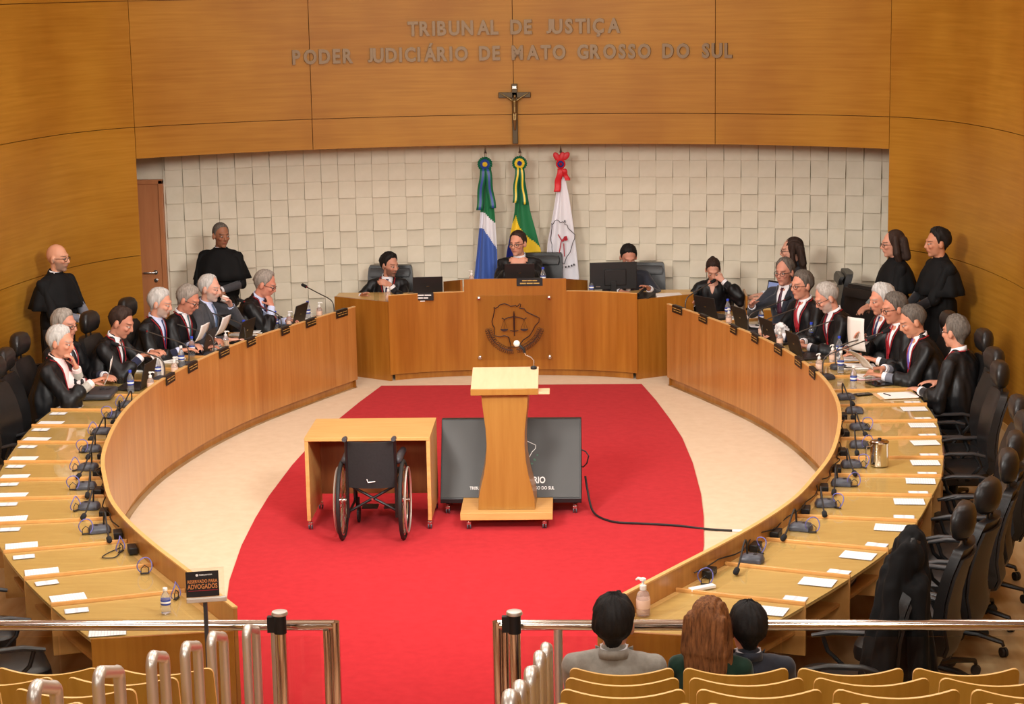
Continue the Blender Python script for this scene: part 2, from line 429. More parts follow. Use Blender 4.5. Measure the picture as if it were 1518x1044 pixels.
# ---- tiled wall in the recess
YT = lambda x: 22.95 - .035*x*x
root = empty('wall_back', (0, YT(0), 0)); tag(root, kind='structure')
xs = [-4.07+.3*i for i in range(33)]
MB().strip([V((x, YT(x)-YT(0)+.012, 0)) for x in xs], [V((x, YT(x)-YT(0)+.012, 2.7)) for x in xs], [V((0, .05, 0))]*37).build('backing', TILEM, root)
TS = .195
def tile_mesh(kind):
    h = TS/2-.0008; f = {'proud': [.008, .006, .044, .050], 'flush': [.016, .013, .006, .006]}[kind]  # top-left, top-right, bottom-right, bottom-left
    vs = [(-h, -f[0], h), (h, -f[1], h), (h, -f[2], -h), (-h, -f[3], -h), (-h, .012, h), (h, .012, h), (h, .012, -h), (-h, .012, -h)]
    return MB().add(vs, [(0, 1, 2, 3), (0, 4, 5, 1), (1, 5, 6, 2), (2, 6, 7, 3), (3, 7, 4, 0)]).mesh('tile', TILEM, smooth=False)
TM = [tile_mesh('flush'), tile_mesh('proud')]
spots = []
for n in range(-2, 12):
    for i in range(-24, 32):
        x = -.736+TS*(i+.5); z = 2.23-TS*n+TS/2
        if x < -5 or x > 5.1 or x < -4.06 or z > 2.68: continue
        spots.append((abs(x-.1)+max(0, 1.1-z)*6+max(0, z-2.4)*9, x, z, (i+n) % 2))
spots.sort()
rest = MB()
for q, (_, x, z, k) in enumerate(spots):
    a = atan2(-.07*x, 1)
    if q < 298:
        t = bpy.data.objects.new('tile', TM[k]); COL.objects.link(t); t.parent = root
        t.location = (x, YT(x)-YT(0), z); t.rotation_euler = (0, 0, a)
    else:
        R = Matrix.Rotation(a, 3, 'Z')
        rest.add([R @ v.co + V((x, YT(x)-YT(0), z)) for v in TM[k].vertices], [tuple(p.vertices) for p in TM[k].polygons])
o = rest.build('tile_field', TILEM, root, smooth=False); tag(o, kind='stuff')
# soffit between the timber band and the tiles
us = [i*.25-4 for i in range(33)]
m = MB(); vs = []; fs = []
for i, u in enumerate(us):
    p = WQ(u); vs += [(p.x, p.y+.05, 2.66), (p.x*1.2, YT(p.x)+.05, 2.66), (p.x*1.2, YT(p.x)+.05, 2.70), (p.x, p.y+.05, 2.70)]
for i in range(32):
    for k in range(4): fs.append((4*i+k, 4*i+(k+1) % 4, 4*i+4+(k+1) % 4, 4*i+4+k))
tag(m.add(vs, fs).build('ceiling_recess', WHITEC, smooth=False), kind='structure')
for s in (-1, 1):   # return walls closing the recess behind the curved walls
    tag(MB().box((s*5.15, 22.2, 1.35), (.1, 2.6, 2.7)).build('wall_recess_'+WING[s], WHITEC, smooth=False), kind='structure')
tag(MB().box((-4.6, 22.44, 2.40), (1.1, .06, .60)).build('wall_recess_top', TILEM, smooth=False), kind='structure')
tag(MB().box((-4.6, 22.52, 1.35), (1.1, .06, 2.7)).build('wall_recess_rear', WHITEC, smooth=False), kind='structure')
# ---- door at the left end of the tiled wall
d = empty('door_1', (-4.58, 22.36, 0)); tag(d, kind='structure')
MB().box((0, 0, 1.04), (.92, .045, 2.08)).build('leaf', DOORW, d, bev=.004)
m = MB(); m.box((.485, .0, 1.06), (.05, .09, 2.12)); m.box((-.485, .0, 1.06), (.05, .09, 2.12)); m.box((0, 0, 2.10), (1.02, .09, .05)); m.build('frame', DOORW, d, bev=.004)
m = MB(); m.tube([(.38, -.022, 1.05), (.38, -.07, 1.05), (.365, -.078, 1.05), (.25, -.078, 1.05)], .011, 8); m.lathe([(.026, 0), (.026, .008)], (.38, -.026, 1.05), 14, Matrix.Rotation(pi/2, 3, 'X')); m.build('door_handle', SILV, d)
MB().lathe([(.024, 0), (.024, .008), (.012, .012)], (.38, -.022, .955), 14, Matrix.Rotation(pi/2, 3, 'X')).build('lock', SILV, d)

# ================================================================== CURVED BENCH DESKS
for s in (-1, 1):
    root = empty('curved_bench_desk', (s*2.9, 16.15, 0), 0,
                 'long curved wooden bench desk of the %s wing with many desk places' % WING[s], 'desk', 'curved bench desks around the red carpet')
    T = Matrix.Translation(-root.location)
    n = 90; ks = [18*i/n for i in range(n+1)]
    P = [RP(s, k, 0, 0) for k in ks]; D = [RN(s, k) for k in ks]
    up_ = lambda z: V((0, 0, z))
    MB().strip([p+up_(.092) for p in P], [p+up_(LZ-.004) for p in P], [d*.022 for d in D]).xf(T).build('front_panel', PANELW, root)
    MB().strip([p+up_(LZ-.004)-d*.003 for p, d in zip(P, D)], [p+up_(LZ+.006)-d*.003 for p, d in zip(P, D)], [d*.030 for d in D]).xf(T).build('ledge', EDGEW, root)
    MB().strip([p+d*.055 for p, d in zip(P, D)], [p+d*.055+up_(.0915) for p, d in zip(P, D)], [d*.02 for d in D]).xf(T).build('plinth', PANELW, root)
    for k in range(18):
        js = [k+i/4 for i in range(5)]
        g = .014
        def edge(o, z, g=g):
            E = [RP(s, j, o, z) for j in js]
            E[0] = E[0]+(E[1]-E[0]).normalized()*g; E[-1] = E[-1]+(E[-2]-E[-1]).normalized()*g
            return E
        wd = .80 if k < 12 else .78
        a, b = edge(.0235, DZ-.025), edge(wd, DZ-.025)
        m = MB(); m.strip(a, b, [V((0, 0, .0195))]*5); m.xf(T).build('desk_top', TOPW, root, smooth=False)
        a, b = edge(.07, DZ-.0045), edge(wd+.012, DZ-.0045)
        m = MB(); m.strip(a, b, [V((0, 0, .005))]*5); m.xf(T).build('glass_top', TOPG, root, smooth=False)
        a, b = edge(.36, .575), edge(wd-.05, .575)
        if k >= 10: continue
        m = MB(); m.strip(a, b, [V((0, 0, .018))]*5); m.strip(edge(.36, .5935), edge(.36, DZ-.026), [RN(s, j)*.012 for j in js]); m.xf(T).build('shelf', SHELFW, root, smooth=False)
    for k in range(19):
        wd = .805 if k < 12 else .785
        a, b = RP(s, k, .0235, 0), RP(s, k, wd, 0); t = (b-a).normalized(); q = V((-t.y, t.x, 0))*.0085
        zt = DZ+.017 if 0 < k < 18 else DZ+.004
        z0 = 0 if k in (0, 18) else (.45 if k <= 10 else .69)
        vs = [p+w_ + V((0, 0, z)) for z in (z0, zt) for p, w_ in ((a, -q), (b, -q), (b, q), (a, q))]
        MB().add(vs, [(3, 2, 1, 0), (4, 5, 6, 7), (0, 1, 5, 4), (1, 2, 6, 5), (2, 3, 7, 6), (3, 0, 4, 7)]).xf(T).build('divider' if 0 < k < 18 else 'end_panel', DIVW if 0 < k < 18 else DAISW, root, bev=.003)

# ================================================================== PRESIDING BENCH
DFY = lambda x: 21.27 - .16*(x/1.35)**2 - .11*(x/1.35)**4     # concave front line
root = empty('presiding_bench', (0, 21.3, 0), 0, 'tall wooden presiding bench with raised middle and judiciary emblem', 'desk')
T = Matrix.Translation(-root.location)
def front(x0, x1, z0, z1, name, mt, off=0., th=.03, n=14):
    X = [x0+(x1-x0)*i/n for i in range(n+1)]
    MB().strip([V((x, DFY(x)+off, z0)) for x in X], [V((x, DFY(x)+off, z1)) for x in X], [V((0, th, 0))]*(n+1)).xf(T).build(name, mt, root)
front(-1.345, 1.355, .08, .955, 'front_panel', DAISW, 0, .03, 24)
front(-.535, .585, .955, 1.093, 'raised_panel', DAISW, 0, .03)
front(-1.345, -.537, .955, .961, 'ledge', EDGEW, 0, .032); front(.587, 1.355, .955, .961, 'ledge', EDGEW, 0, .032)
front(-1.30, 1.31, 0, .08, 'plinth', DAISW, .05, .02, 24)
for s, a, b in ((-1, (-1.345, 21.0), (-2.0, 21.46)), (1, (1.355, 21.0), (1.98, 21.40))):
    A, B = V((a[0], a[1]+.031, 0)), V((b[0], b[1], 0)); t = (B-A).normalized(); nrm = V((-t.y, t.x, 0)) * (1 if s > 0 else -1)
    MB().strip([A, B], [A+V((0, 0, .885)), B+V((0, 0, .885))], [nrm*.03]*2).xf(T).build('side_panel', DAISW, root)
    # wing desk top behind the side panel and the low part of the front
    xi = s*.56
    poly = [(A.x+s*-.03, A.y+.02), (B.x, B.y+.02), (B.x, 21.85), (xi, 21.85), (xi, DFY(xi)+.032), (s*1.0, DFY(1.0)+.032)]
    MB().prism(poly, .835, .865).xf(T).build('desk_top', TOPW, root, smooth=False)
    MB().prism([(B.x-s*.03, B.y+.05), (B.x, B.y+.05), (B.x, 21.85), (B.x-s*.03, 21.85)], 0, .834).xf(T).build('end_panel', DAISW, root, smooth=False)
    a2, b2 = V((s*.565, DFY(.56)+.035, .866)), V((s*.80, 21.82, .866)); q = V((.012, 0, 0))
    vs = [a2-q, b2-q, b2+q, a2+q]; vs += [p+V((0, 0, z)) for p, z in zip(vs, (.22, .12, .12, .22))]
    MB().add(vs, [(3, 2, 1, 0), (4, 5, 6, 7), (0, 1, 5, 4), (1, 2, 6, 5), (2, 3, 7, 6), (3, 0, 4, 7)]).xf(T).build('inner_screen', DAISW, root, smooth=False)
MB().prism([(-.545, DFY(.5)+.04), (.545, DFY(.5)+.04), (.545, 21.8), (-.545, 21.8)], .97, 1.0).xf(T).build('raised_desk_top', TOPW, root, smooth=False)
# platform behind the bench
tag(MB().box((0, 22.3, .06), (1.5, 1.0, .12)).build('floor_platform', TIER, smooth=False), kind='structure')

# ---- emblem on a clear plate: outline of the state, scales, sword, laurel
EMB = mat('emblem black', S(46, 22, 18), .5)
emb = empty('emblem_plate', (.012, 21.205, .2), 0, 'clear square plate with dark scales and map emblem on the bench front', 'emblem')
MB().box((0, 0, .36), (.80, .008, .72)).build('clear_plate', SHEETG, emb)
for i, (x, z) in enumerate(((-.385, .69), (.385, .69), (-.385, .03), (.385, .03))):
    MB().lathe([(.012, -.055), (.012, .002), (.02, .004), (.02, .014), (.008, .02)], (x, 0, z), 12, Matrix.Rotation(pi/2, 3, 'X')).build('standoff', SILV, emb)
EX = lambda x, y: ((x/8.03+700-762)/134.5, -.012, .36-(y/8.03+430-485)/134.5)
outline = [(262, 190), (275, 207), (305, 192), (330, 165), (385, 150), (430, 165), (455, 182), (500, 178), (515, 170), (530, 186), (550, 175), (565, 152), (578, 160), (575, 185), (560, 203), (620, 215), (640, 250), (690, 275), (740, 298), (795, 325), (790, 375), (745, 420), (715, 480), (680, 535), (600, 590), (570, 630), (550, 665), (500, 672), (455, 670), (445, 620), (430, 560), (415, 545), (375, 535), (330, 548), (265, 535), (258, 480), (260, 440), (240, 400), (235, 360), (250, 310), (268, 230)]
MB().tube([EX(*p) for p in outline], .006, 6, closed=True).build('map_outline', EMB, emb)
m = MB(); f = lambda pts, r: m.tube([EX(*p) for p in pts], r, 6)
f([(497, 240), (497, 300), (497, 475)], [.004, .012, .010]); f([(448, 475), (497, 483), (546, 475)], .005); f([(497, 480), (497, 540)], .006)
m.build('sword', EMB, emb)
m = MB(); f = lambda pts, r: m.tube([EX(*p) for p in pts], r, 6)
f([(350, 322), (380, 340), (430, 318), (497, 308), (560, 318), (615, 340), (645, 322)], .006)
for cx in (378, 615):
    for dx in (-38, 0, 38): f([(cx, 342), (cx+dx, 455)], .0016)
    c = V(EX(cx, 455)); r = 46/8.03/134.5; pts = [c+V((r, 0, 0))]+[c+V((r*cos(pi*q/10), 0, -r*.62*sin(pi*q/10))) for q in range(11)]
    vs = [p+V((0, -.004, 0)) for p in pts]+[p+V((0, .004, 0)) for p in pts]; k = len(pts)
    m.add(vs, [tuple(range(k)), tuple(range(2*k-1, k-1, -1))]+[(i, (i+1) % k, k+(i+1) % k, k+i) for i in range(k)])
m.build('scales', EMB, emb)
for side in ([(188, 455), (212, 540), (262, 618), (338, 680), (420, 712), (485, 708)], [(812, 455), (772, 545), (722, 605), (662, 652), (592, 690), (515, 706)]):
    m = MB(); P = [V(EX(*p)) for p in side]; m.tube(P, .004, 6)
    for j in range(17):
        p = catmull(P, .12+j*.29); t = (catmull(P, .17+j*.29)-p).normalized(); nn = V((-t.z, 0, t.x))
        for sg in (-1, 1):
            c = p + nn*sg*.022 - t*.004; a = atan2(t.z, t.x)+sg*.9
            ring = [c+V((cos(a)*.020*cos(q)-sin(a)*.009*sin(q), 0, sin(a)*.020*cos(q)+cos(a)*.009*sin(q))) for q in [2*pi*i/9 for i in range(9)]]
            m.tube(ring, .0024, 5, closed=True)
    m.build('laurel_branch', EMB, emb)

# ---- lettering on the upper wall
def fixj(me, ch, h):
    if ch != 'J': return
    ys = [v.co.y for v in me.vertices]; lo, hi = min(ys), max(ys)
    for v in me.vertices: v.co.y = (v.co.y-lo)/(hi-lo)*h-.004
def wall_line(txt, x0, x1, z, h, label):
    glyphs = []; x = 0.
    for ch in txt:
        if ch == ' ': x += h*.80; continue
        me = text_mesh(ch, h*1.34, .012, .0085, 'LEFT'); fixj(me, ch, h); xs_ = [v.co.x for v in me.vertices]; glyphs.append((me, x-min(xs_), max(xs_)-min(xs_))); x += max(xs_)-min(xs_)+h*.17
    k = (x1-x0)/(x-h*.17)
    xm = (x0+x1)/2
    def ywall(X):
        lo, hi = 0., 4.
        for _ in range(30):
            md = (lo+hi)/2
            if catmull(WP3, md).x < abs(X): lo = md
            else: hi = md
        return catmull(WP3, lo).y
    root = empty('wall_lettering', (xm, ywall(xm), z), 0, label, 'lettering', 'metal lettering on the upper wall')
    for me, gx, gw in glyphs:
        me.materials.clear(); me.materials.append(LETTERM)
        cx = x0+(gx+gw/2)*k; q = -atan2(ywall(cx+.05)-ywall(cx-.05), .1) if False else atan2(ywall(cx+.05)-ywall(cx-.05), .1)
        for v in me.vertices: v.co.x = (v.co.x-gw/2)*k
        xs_ = [v.co.x for v in me.vertices]; mid = (min(xs_)+max(xs_))/2
        for v in me.vertices: v.co.x -= mid
        o = bpy.data.objects.new('letter', me); COL.objects.link(o); o.parent = root
        o.matrix_local = Matrix.Translation(V((cx-xm, ywall(cx)-ywall(xm)-.016, 0))) @ Matrix.Rotation(q, 4, 'Z') @ Matrix.Rotation(pi/2, 4, 'X')
wall_line('TRIBUNAL DE JUSTIÇA', -1.17, 1.19, 3.722, .160, 'upper line of raised metal letters reading TRIBUNAL DE JUSTIÇA')
wall_line('PODER JUDICIÁRIO DE MATO GROSSO DO SUL', -2.415, 2.425, 3.440, .158, 'lower line of metal letters reading PODER JUDICIÁRIO DE MATO GROSSO DO SUL')

# ---- union of round-ended solids (bodies, cloth): one continuous skin
def union(m, voxel, smooth=2, name='skin'):
    me = m.mesh(name, [], smooth=False)
    o = bpy.data.objects.new(name, me); COL.objects.link(o)
    md = o.modifiers.new('r', 'REMESH'); md.mode = 'VOXEL'; md.voxel_size = voxel
    out = bpy.data.meshes.new_from_object(o.evaluated_get(bpy.context.evaluated_depsgraph_get()))
    bpy.data.objects.remove(o); bpy.data.meshes.remove(me)
    n = len(out.vertices); co = np.empty(n*3, 'f'); out.vertices.foreach_get('co', co); co = co.reshape(-1, 3)
    ed = np.empty(len(out.edges)*2, 'i'); out.edges.foreach_get('vertices', ed); ed = ed.reshape(-1, 2)
    deg = np.bincount(ed.ravel(), minlength=n).astype('f')[:, None]; deg[deg == 0] = 1
    for _ in range(smooth):
        acc = np.zeros_like(co)
        for c in range(3):
            acc[:, c] = np.bincount(ed[:, 0], co[ed[:, 1], c], n)+np.bincount(ed[:, 1], co[ed[:, 0], c], n)
        co = co*.45+(acc/deg)*.55
    out.vertices.foreach_set('co', co.ravel()); out.polygons.foreach_set('use_smooth', [True]*len(out.polygons)); out.update()
    return out, co
# ---- crucifix
cz = empty('crucifix', (.012, 22.118, 2.5), 0, 'bronze crucifix hanging on the timber wall below the lettering', 'crucifix')
m = MB(); m.box((0, 0, .335), (.062, .022, .67)); m.box((0, 0, .545), (.36, .022, .062)); m.build('cross', BRONZED, cz, bev=.004)
MB().box((0, -.016, .63), (.045, .008, .03)).build('title_plate', SILV, cz)
m = MB(); y = -.035
m.ellip((.004, y-.008, .53), (.017, .019, .023)); m.caps((0, y, .50), (0, y, .51), .010, .010)
m.caps((0, y, .47), (0, y, .40), .030, .024); m.caps((0, y, .40), (0, y, .36), .026, .026)
for sg in (-1, 1):
    m.caps((sg*.025, y, .485), (sg*.085, y+.008, .525), .013, .010); m.caps((sg*.085, y+.008, .525), (sg*.152, y+.014, .565), .010, .007)
    m.caps((sg*.013, y, .355), (sg*.010, y-.02, .27), .017, .013); m.caps((sg*.010, y-.02, .27), (sg*.004, y, .16), .012, .008)
me, _ = union(m, .005, 1); me.materials.append(BRONZE)
o = bpy.data.objects.new('figure', me); COL.objects.link(o); o.parent = cz

# ---- three flags on poles
GREENF = mat('flag green', S(12, 110, 62), .65, sheen=.2); YELF = mat('flag yellow', S(238, 200, 40), .6, sheen=.2); BLUEF = mat('flag blue', S(66, 98, 176), .65, sheen=.2); NAVYF = mat('flag navy', S(34, 44, 130), .65)
WHITEF = mat('flag white', S(228, 226, 232), .65, sheen=.2); REDF = mat('ribbon red', S(206, 36, 44), .5); DKGREEN = mat('ribbon green', S(20, 98, 66), .45); YRIB = mat('ribbon yellow', S(232, 204, 64), .4); BRIB = mat('ribbon blue', S(50, 76, 150), .45); INK = mat('flag ink', S(60, 56, 60), .7); CRIM = mat('flag crimson', S(176, 36, 52), .65)
def flag(x, label, left, right, folds, colour, zt=2.24, zb=.40):
    """cloth hanging from the top of a pole: left/right give the half widths down the length"""
    root = empty('flag', (x, 22.52, 0), 0, label, 'flag', 'flags behind the presiding bench')
    m = MB(); m.tube([(0, .03, .02), (0, .03, 2.36)], .013, 10); m.tube([(0, .03, 2.36), (0, .03, 2.385), (0, .03, 2.44)], [.02, .011, .003], 8); m.build('pole', SILV, root)
    MB().lathe([(.15, 0), (.15, .02), (.03, .05), (.02, .09)], (0, .03, 0), 20).build('pole_base', CHROME, root)
    NU, NV = 44, 90; vs, fs, mi = [], [], []
    for j in range(NV+1):
        v = j/NV; z = zt+(zb-zt)*v; L, R = left(v), right(v); amp = .012+.05*min(1, v*1.6)
        for i in range(NU+1):
            u = i/NU; xx = -L+(R+L)*u
            yy = -.03-amp*(.6*cos(folds*2*pi*u+v*1.2)+.4*cos(folds*3.7*u+1+v*2))*.7
            vs.append((xx+.012*sin(5*v+6*u), yy, z-.02*sin(u*pi)*v))
    mats = [GREENF, YELF, BLUEF, NAVYF, WHITEF]
    for j in range(NV):
        for i in range(NU):
            a = j*(NU+1)+i; fs.append((a, a+1, a+NU+2, a+NU+1)); mi.append(colour((i+.5)/NU, zt+(zb-zt)*(j+.5)/NV))
    m = MB(); m.v, m.f, m.m = vs, fs, mi
    c = m.build('cloth', mats, root)
    sd = c.modifiers.new('thickness', 'SOLIDIFY'); sd.thickness = .003
    return root, c
lin = lambda pts: (lambda v: next((a[1]+(b[1]-a[1])*(v-a[0])/(b[0]-a[0]) for a, b in zip(pts, pts[1:]) if v <= b[0]), pts[-1][1]))
ms, _ = flag(-.357, 'green, white and blue flag, first of the three behind the bench', lin([(0, .03), (.3, .075), (.75, .15), (1, .16)]), lin([(0, .03), (.3, .085), (.75, .125), (1, .14)]), 2.4,
             lambda u, z: 0 if z > 1.68-.25*max(0, u-.5) else (4 if z > 1.50-.42*max(0, u-.42) else 2))
br, _ = flag(.04, 'green flag with yellow and navy, middle of the three behind the bench', lin([(0, .03), (.3, .08), (.55, .17), (1, .24)]), lin([(0, .03), (.3, .10), (.55, .22), (1, .30)]), 1.6,
             lambda u, z: 3 if (u < .42 and z < 1.44 and hypot((u-.2)*.5, z-1.2) < .24) else (1 if z < 1.70-.42*u and z < 1.30+.9*u+.25 else 0))
jf, _ = flag(.51, 'white flag with the map emblem, third of the three behind the bench', lin([(0, .02), (.2, .07), (.5, .17), (.75, .19), (1, .17)]), lin([(0, .02), (.2, .08), (.5, .15), (.72, .20), (.85, .17), (1, .12)]), 2.0, lambda u, z: 4)
def rosette(root, z, cols, tails, tailmat, r=.085):
    m = MB(); n = 40
    for i, (rr, y) in enumerate(((r, -.075), (r*.68, -.082), (r*.36, -.088))):
        vs = [V((0, y-.012, z))]+[V((rr*(1+.05*(-1)**k)*cos(2*pi*k/n), y+.006*(-1)**k, z+rr*(1+.05*(-1)**k)*sin(2*pi*k/n))) for k in range(n)]
        vs.append(V((0, y+.01, z)))
        m.add(vs, [(0, 1+k, 1+(k+1) % n) for k in range(n)]+[(n+1, 1+(k+1) % n, 1+k) for k in range(n)], i)
    m.build('rosette', cols, root)
    for (xa, xb, z1, wd) in tails:
        m = MB(); P = []
        for j in range(13):
            t = j/12; P.append((xa+(xb-xa)*t+.006*sin(t*9), -.085-.012*sin(t*7), z-.05-(z-.05-z1)*t))
        vs, fs, mi = [], [], []
        for j, p in enumerate(P):
            for q in (-1, -.33, .33, 1): vs.append((p[0]+q*wd/2, p[1]+.004*q, p[2]))
        for j in range(12):
            for q in range(3): fs.append((j*4+q, j*4+q+1, j*4+q+5, j*4+q+4)); mi.append((q+j//2) % len(tailmat) if len(tailmat) > 2 else (0 if q != 1 else len(tailmat)-1))
        m.v, m.f, m.m = vs, fs, mi
        o = m.build('ribbon', tailmat, root); sd = o.modifiers.new('thickness', 'SOLIDIFY'); sd.thickness = .003
rosette(ms, 2.245, [DKGREEN, BRIB, YRIB], ((-.02, -.075, 1.72, .075), (.03, .08, 1.74, .075)), [DKGREEN, BRIB])
rosette(br, 2.25, [DKGREEN, YRIB, BRIB], ((-.02, -.06, 1.80, .06), (.02, .05, 1.78, .06)), [DKGREEN, YRIB])
rosette(jf, 2.235, [REDF, BRIB, REDF], ((.0, -.05, 1.92, .075), (.03, .075, 2.05, .06)), [REDF], .055)
m = MB()
for a, b in (((-.02, 2.28), (-.07, 2.36)), ((.02, 2.28), (.10, 2.37)), ((0, 2.28), (.03, 2.36))):
    m.ellip(((a[0]+b[0])/2, -.07, (a[1]+b[1])/2), (.035, .012, .055), mtx=Matrix.Rotation(atan2(b[0]-a[0], b[1]-a[1]), 3, 'Y'))
m.build('bow', REDF, jf)
# print on the white flag (map outline, crimson marks, lettering strokes) following the cloth
fx = lambda x, y: ((x-430)/255*.30-.005-.0, -.098, 1.36-(y-425)/260*.66*.92)
m = MB()
MB().tube([fx(*p) for p in [(x_*.42+230, y_*.42+260) for x_, y_ in outline]], .0045, 5, closed=True).build('map_print', INK, jf)
m = MB()
for a, b, r in (((400, 395), (440, 430), .006), ((440, 430), (470, 410), .012), ((470, 405), (480, 425), .02), ((430, 430), (405, 500), .006), ((405, 500), (440, 505), .005), ((455, 440), (460, 505), .006)): m.tube([fx(*a), fx(*b)], r, 6)
m.build('emblem_print', CRIM, jf)
m = MB()
for i in range(9):
    a = -.9+i*.22; m.box((.01+.17*sin(a), -.10, 1.10-.05*cos(a*1.3)), (.018, .004, .022), mtx=Matrix.Rotation(-a*.4, 3, 'Y'))
m.build('lettering_print', INK, jf)

# ================================================================== FURNITURE
# ---- desk on castors with a wheelchair pulled up to it
t = empty('presentation_desk', (-.852, 15.36, .016), .012, 'small light wooden desk on castors with open front on the red carpet', 'desk')
W2 = .497
MB().box((0, 0, .745), (W2*2, .70, .03)).build('desk_top', TABLEW, t, bev=.003)
for s in (-1, 1): MB().box((s*(W2-.015), 0, .405), (.03, .69, .65)).build('side_panel', TABLEW, t, bev=.002)
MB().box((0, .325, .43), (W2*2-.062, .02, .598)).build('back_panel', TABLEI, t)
def castor(parent, x, y, h=.075, r=.026):
    m = MB(); m.lathe([(.017, h-.004), (.017, h), (.006, h), (.006, h-.02)], (x, y, 0), 10); m.box((x, y+.006, h-.034), (.034, .03, .026))
    o = m.build('castor', SILV, parent, bev=.002)
    for q in (-.011, .011):
        w_ = MB().lathe([(r*.7, -.006), (r, -.004), (r, .004), (r*.7, .006)], (x+q, y+.012, r), 14, Matrix.Rotation(pi/2, 3, 'Y')).build('wheel', MIDG, o)
for sx in (-1, 1):
    for sy in (-1, 1): castor(t, sx*(W2-.02), sy*.31, .082)

wc = empty('wheelchair', (-.79, 14.96, .016), .01, 'black folding wheelchair with its back to the seats, under the small desk', 'wheelchair')
m = MB(); n = 12
rings = []
for i in range(n+1):
    z = .42+.37*i/n; rings.append([V((-.185, -.20-.02*i/n, z)), V((-.09, -.235-.02*i/n, z)), V((0, -.243-.02*i/n, z)), V((.09, -.235-.02*i/n, z)), V((.185, -.20-.02*i/n, z)),
                                   V((.185, -.19-.02*i/n, z)), V((0, -.228-.02*i/n, z)), V((-.185, -.19-.02*i/n, z))])
m.loft(rings); CANVAS = varied('black canvas', S(22, 22, 23), S(30, 30, 31), (60, 60, 60), .75, bump=.3, bscale=300)
m.build('backrest', CANVAS, wc)
MB().box((0, .02, .46), (.36, .42, .04)).build('seat', CANVAS, wc, bev=.012)
MB().tube([(-.03, -.262, .50), (-.022, -.262, .475), (.035, -.262, .482)], .004, 6).build('logo_mark', WHITEI, wc)
for s in (-1, 1):
    m = MB(); m.tube([(s*.19, -.21, .18), (s*.19, -.20, .50), (s*.19, -.222, .79), (s*.19, -.245, .825), (s*.19, -.30, .83)], .0125, 8)
    m.tube([(s*.19, -.20, .44), (s*.19, .25, .44), (s*.19, .27, .40), (s*.19, .36, .12)], .0115, 8); m.tube([(s*.19, -.20, .20), (s*.19, .24, .20), (s*.19, .24, .44)], .0115, 8)
    m.tube([(s*.205, -.18, .62), (s*.205, .16, .62), (s*.205, .20, .58), (s*.205, .20, .45)], .011, 8)
    m.build('frame', BLACKP, wc)
    MB().tube([(s*.19, -.235, .82), (s*.19, -.32, .83)], .019, 10).build('push_handle', DARKG, wc)
    MB().caps((s*.205, -.16, .63), (s*.215, .15, .63), .035, .03, 10).xf(Matrix.Diagonal((1, 1, 1, 1))).build('armrest', DARKG, wc)
    R = Matrix.Rotation(pi/2, 3, 'Y') @ Matrix.Rotation(0, 3, 'Z')
    x = s*.240
    tyre = MB().tube([(x+s*.004*0, -.14+.30*cos(a), .303+.30*sin(a)) for a in [2*pi*i/40 for i in range(40)]], .0165, 8, closed=True)
    wh = tyre.build('wheel', RUBBER, wc)
    m = MB(); m.tube([(x, -.14+.272*cos(a), .303+.272*sin(a)) for a in [2*pi*i/40 for i in range(40)]], .011, 6, closed=True); m.build('rim', SILV, wh)
    m = MB(); m.tube([(x+s*.034, -.14+.255*cos(a), .303+.255*sin(a)) for a in [2*pi*i/40 for i in range(40)]], .008, 6, closed=True); m.build('hand_rim', BRUSH, wh)
    m = MB()
    for i in range(16): a = 2*pi*i/16; m.tube([(x, -.14+.03*cos(a+.5), .303+.03*sin(a+.5)), (x, -.14+.265*cos(a), .303+.265*sin(a))], .0028, 5)
    m.build('spokes', SILV, wh)
    MB().tube([(x-s*.05, -.14, .303), (x+s*.05, -.14, .303)], .02, 10).build('hub', CHROME, wh)
    m = MB(); m.tube([(s*.17, .30, .21), (s*.17, .30, .11)], .011, 6); m.lathe([(.05, -.012), (.075, -.009), (.075, .009), (.05, .012)], (s*.17, .30, .078), 16, Matrix.Rotation(pi/2, 3, 'Y')); m.build('front_castor', RUBBER, wc)
    MB().box((s*.09, .42, .10), (.13, .13, .012)).build('footplate', BLACKP, wc, bev=.003)
MB().tube([(-.2, -.17, .21), (.19, -.17, .43)], .011, 8).build('cross_brace', BLACKP, wc); MB().tube([(.2, -.15, .21), (-.19, -.15, .43)], .011, 8).build('cross_brace', BLACKP, wc)
MB().tube([(0, -.19, .32), (0, -.13, .32)], .009, 8).build('pivot_bolt', SILV, wc)

# ---- lectern
lc = empty('lectern', (.238, 15.25, .016), .02, 'waisted wooden lectern on a castor base with a gooseneck microphone', 'lectern')
MB().box((0, .0, .115), (.73, .50, .06)).build('base', TABLEW, lc, bev=.003)
for sx in (-1, 1):
    for sy in (-1, 1): castor(lc, sx*.30, sy*.2, .084)
prof = [(0, .225), (.10, .222), (.18, .205), (.30, .176), (.42, .158), (.55, .150), (.68, .155), (.80, .168), (.92, .180), (1., .184)]
m = MB(); rings = []
for tt, hw in prof:
    z = .146+.955*tt; rings.append([V((-hw, -.16, z)), V((hw, -.16, z)), V((hw, -.138, z)), V((-hw, -.138, z))])
m.loft(rings); m.build('front_panel', LECTW, lc, ang=60, bev=.002)
for s in (-1, 1):
    m = MB(); m.loft([[V((s*(hw-.02), -.137, .146+.955*tt)), V((s*hw, -.137, .146+.955*tt)), V((s*(hw+.012), .16, .146+.955*tt)), V((s*(hw-.008), .16, .146+.955*tt))] for tt, hw in prof])
    m.build('side_panel', LECTW, lc, ang=60)
m = MB(); zs = [(-.20, 1.10), (.20, 1.205)]
vs = []
for y, z in zs:
    for x in (-.265, .265): vs += [V((x, y, z)), V((x, y, z+.028))]
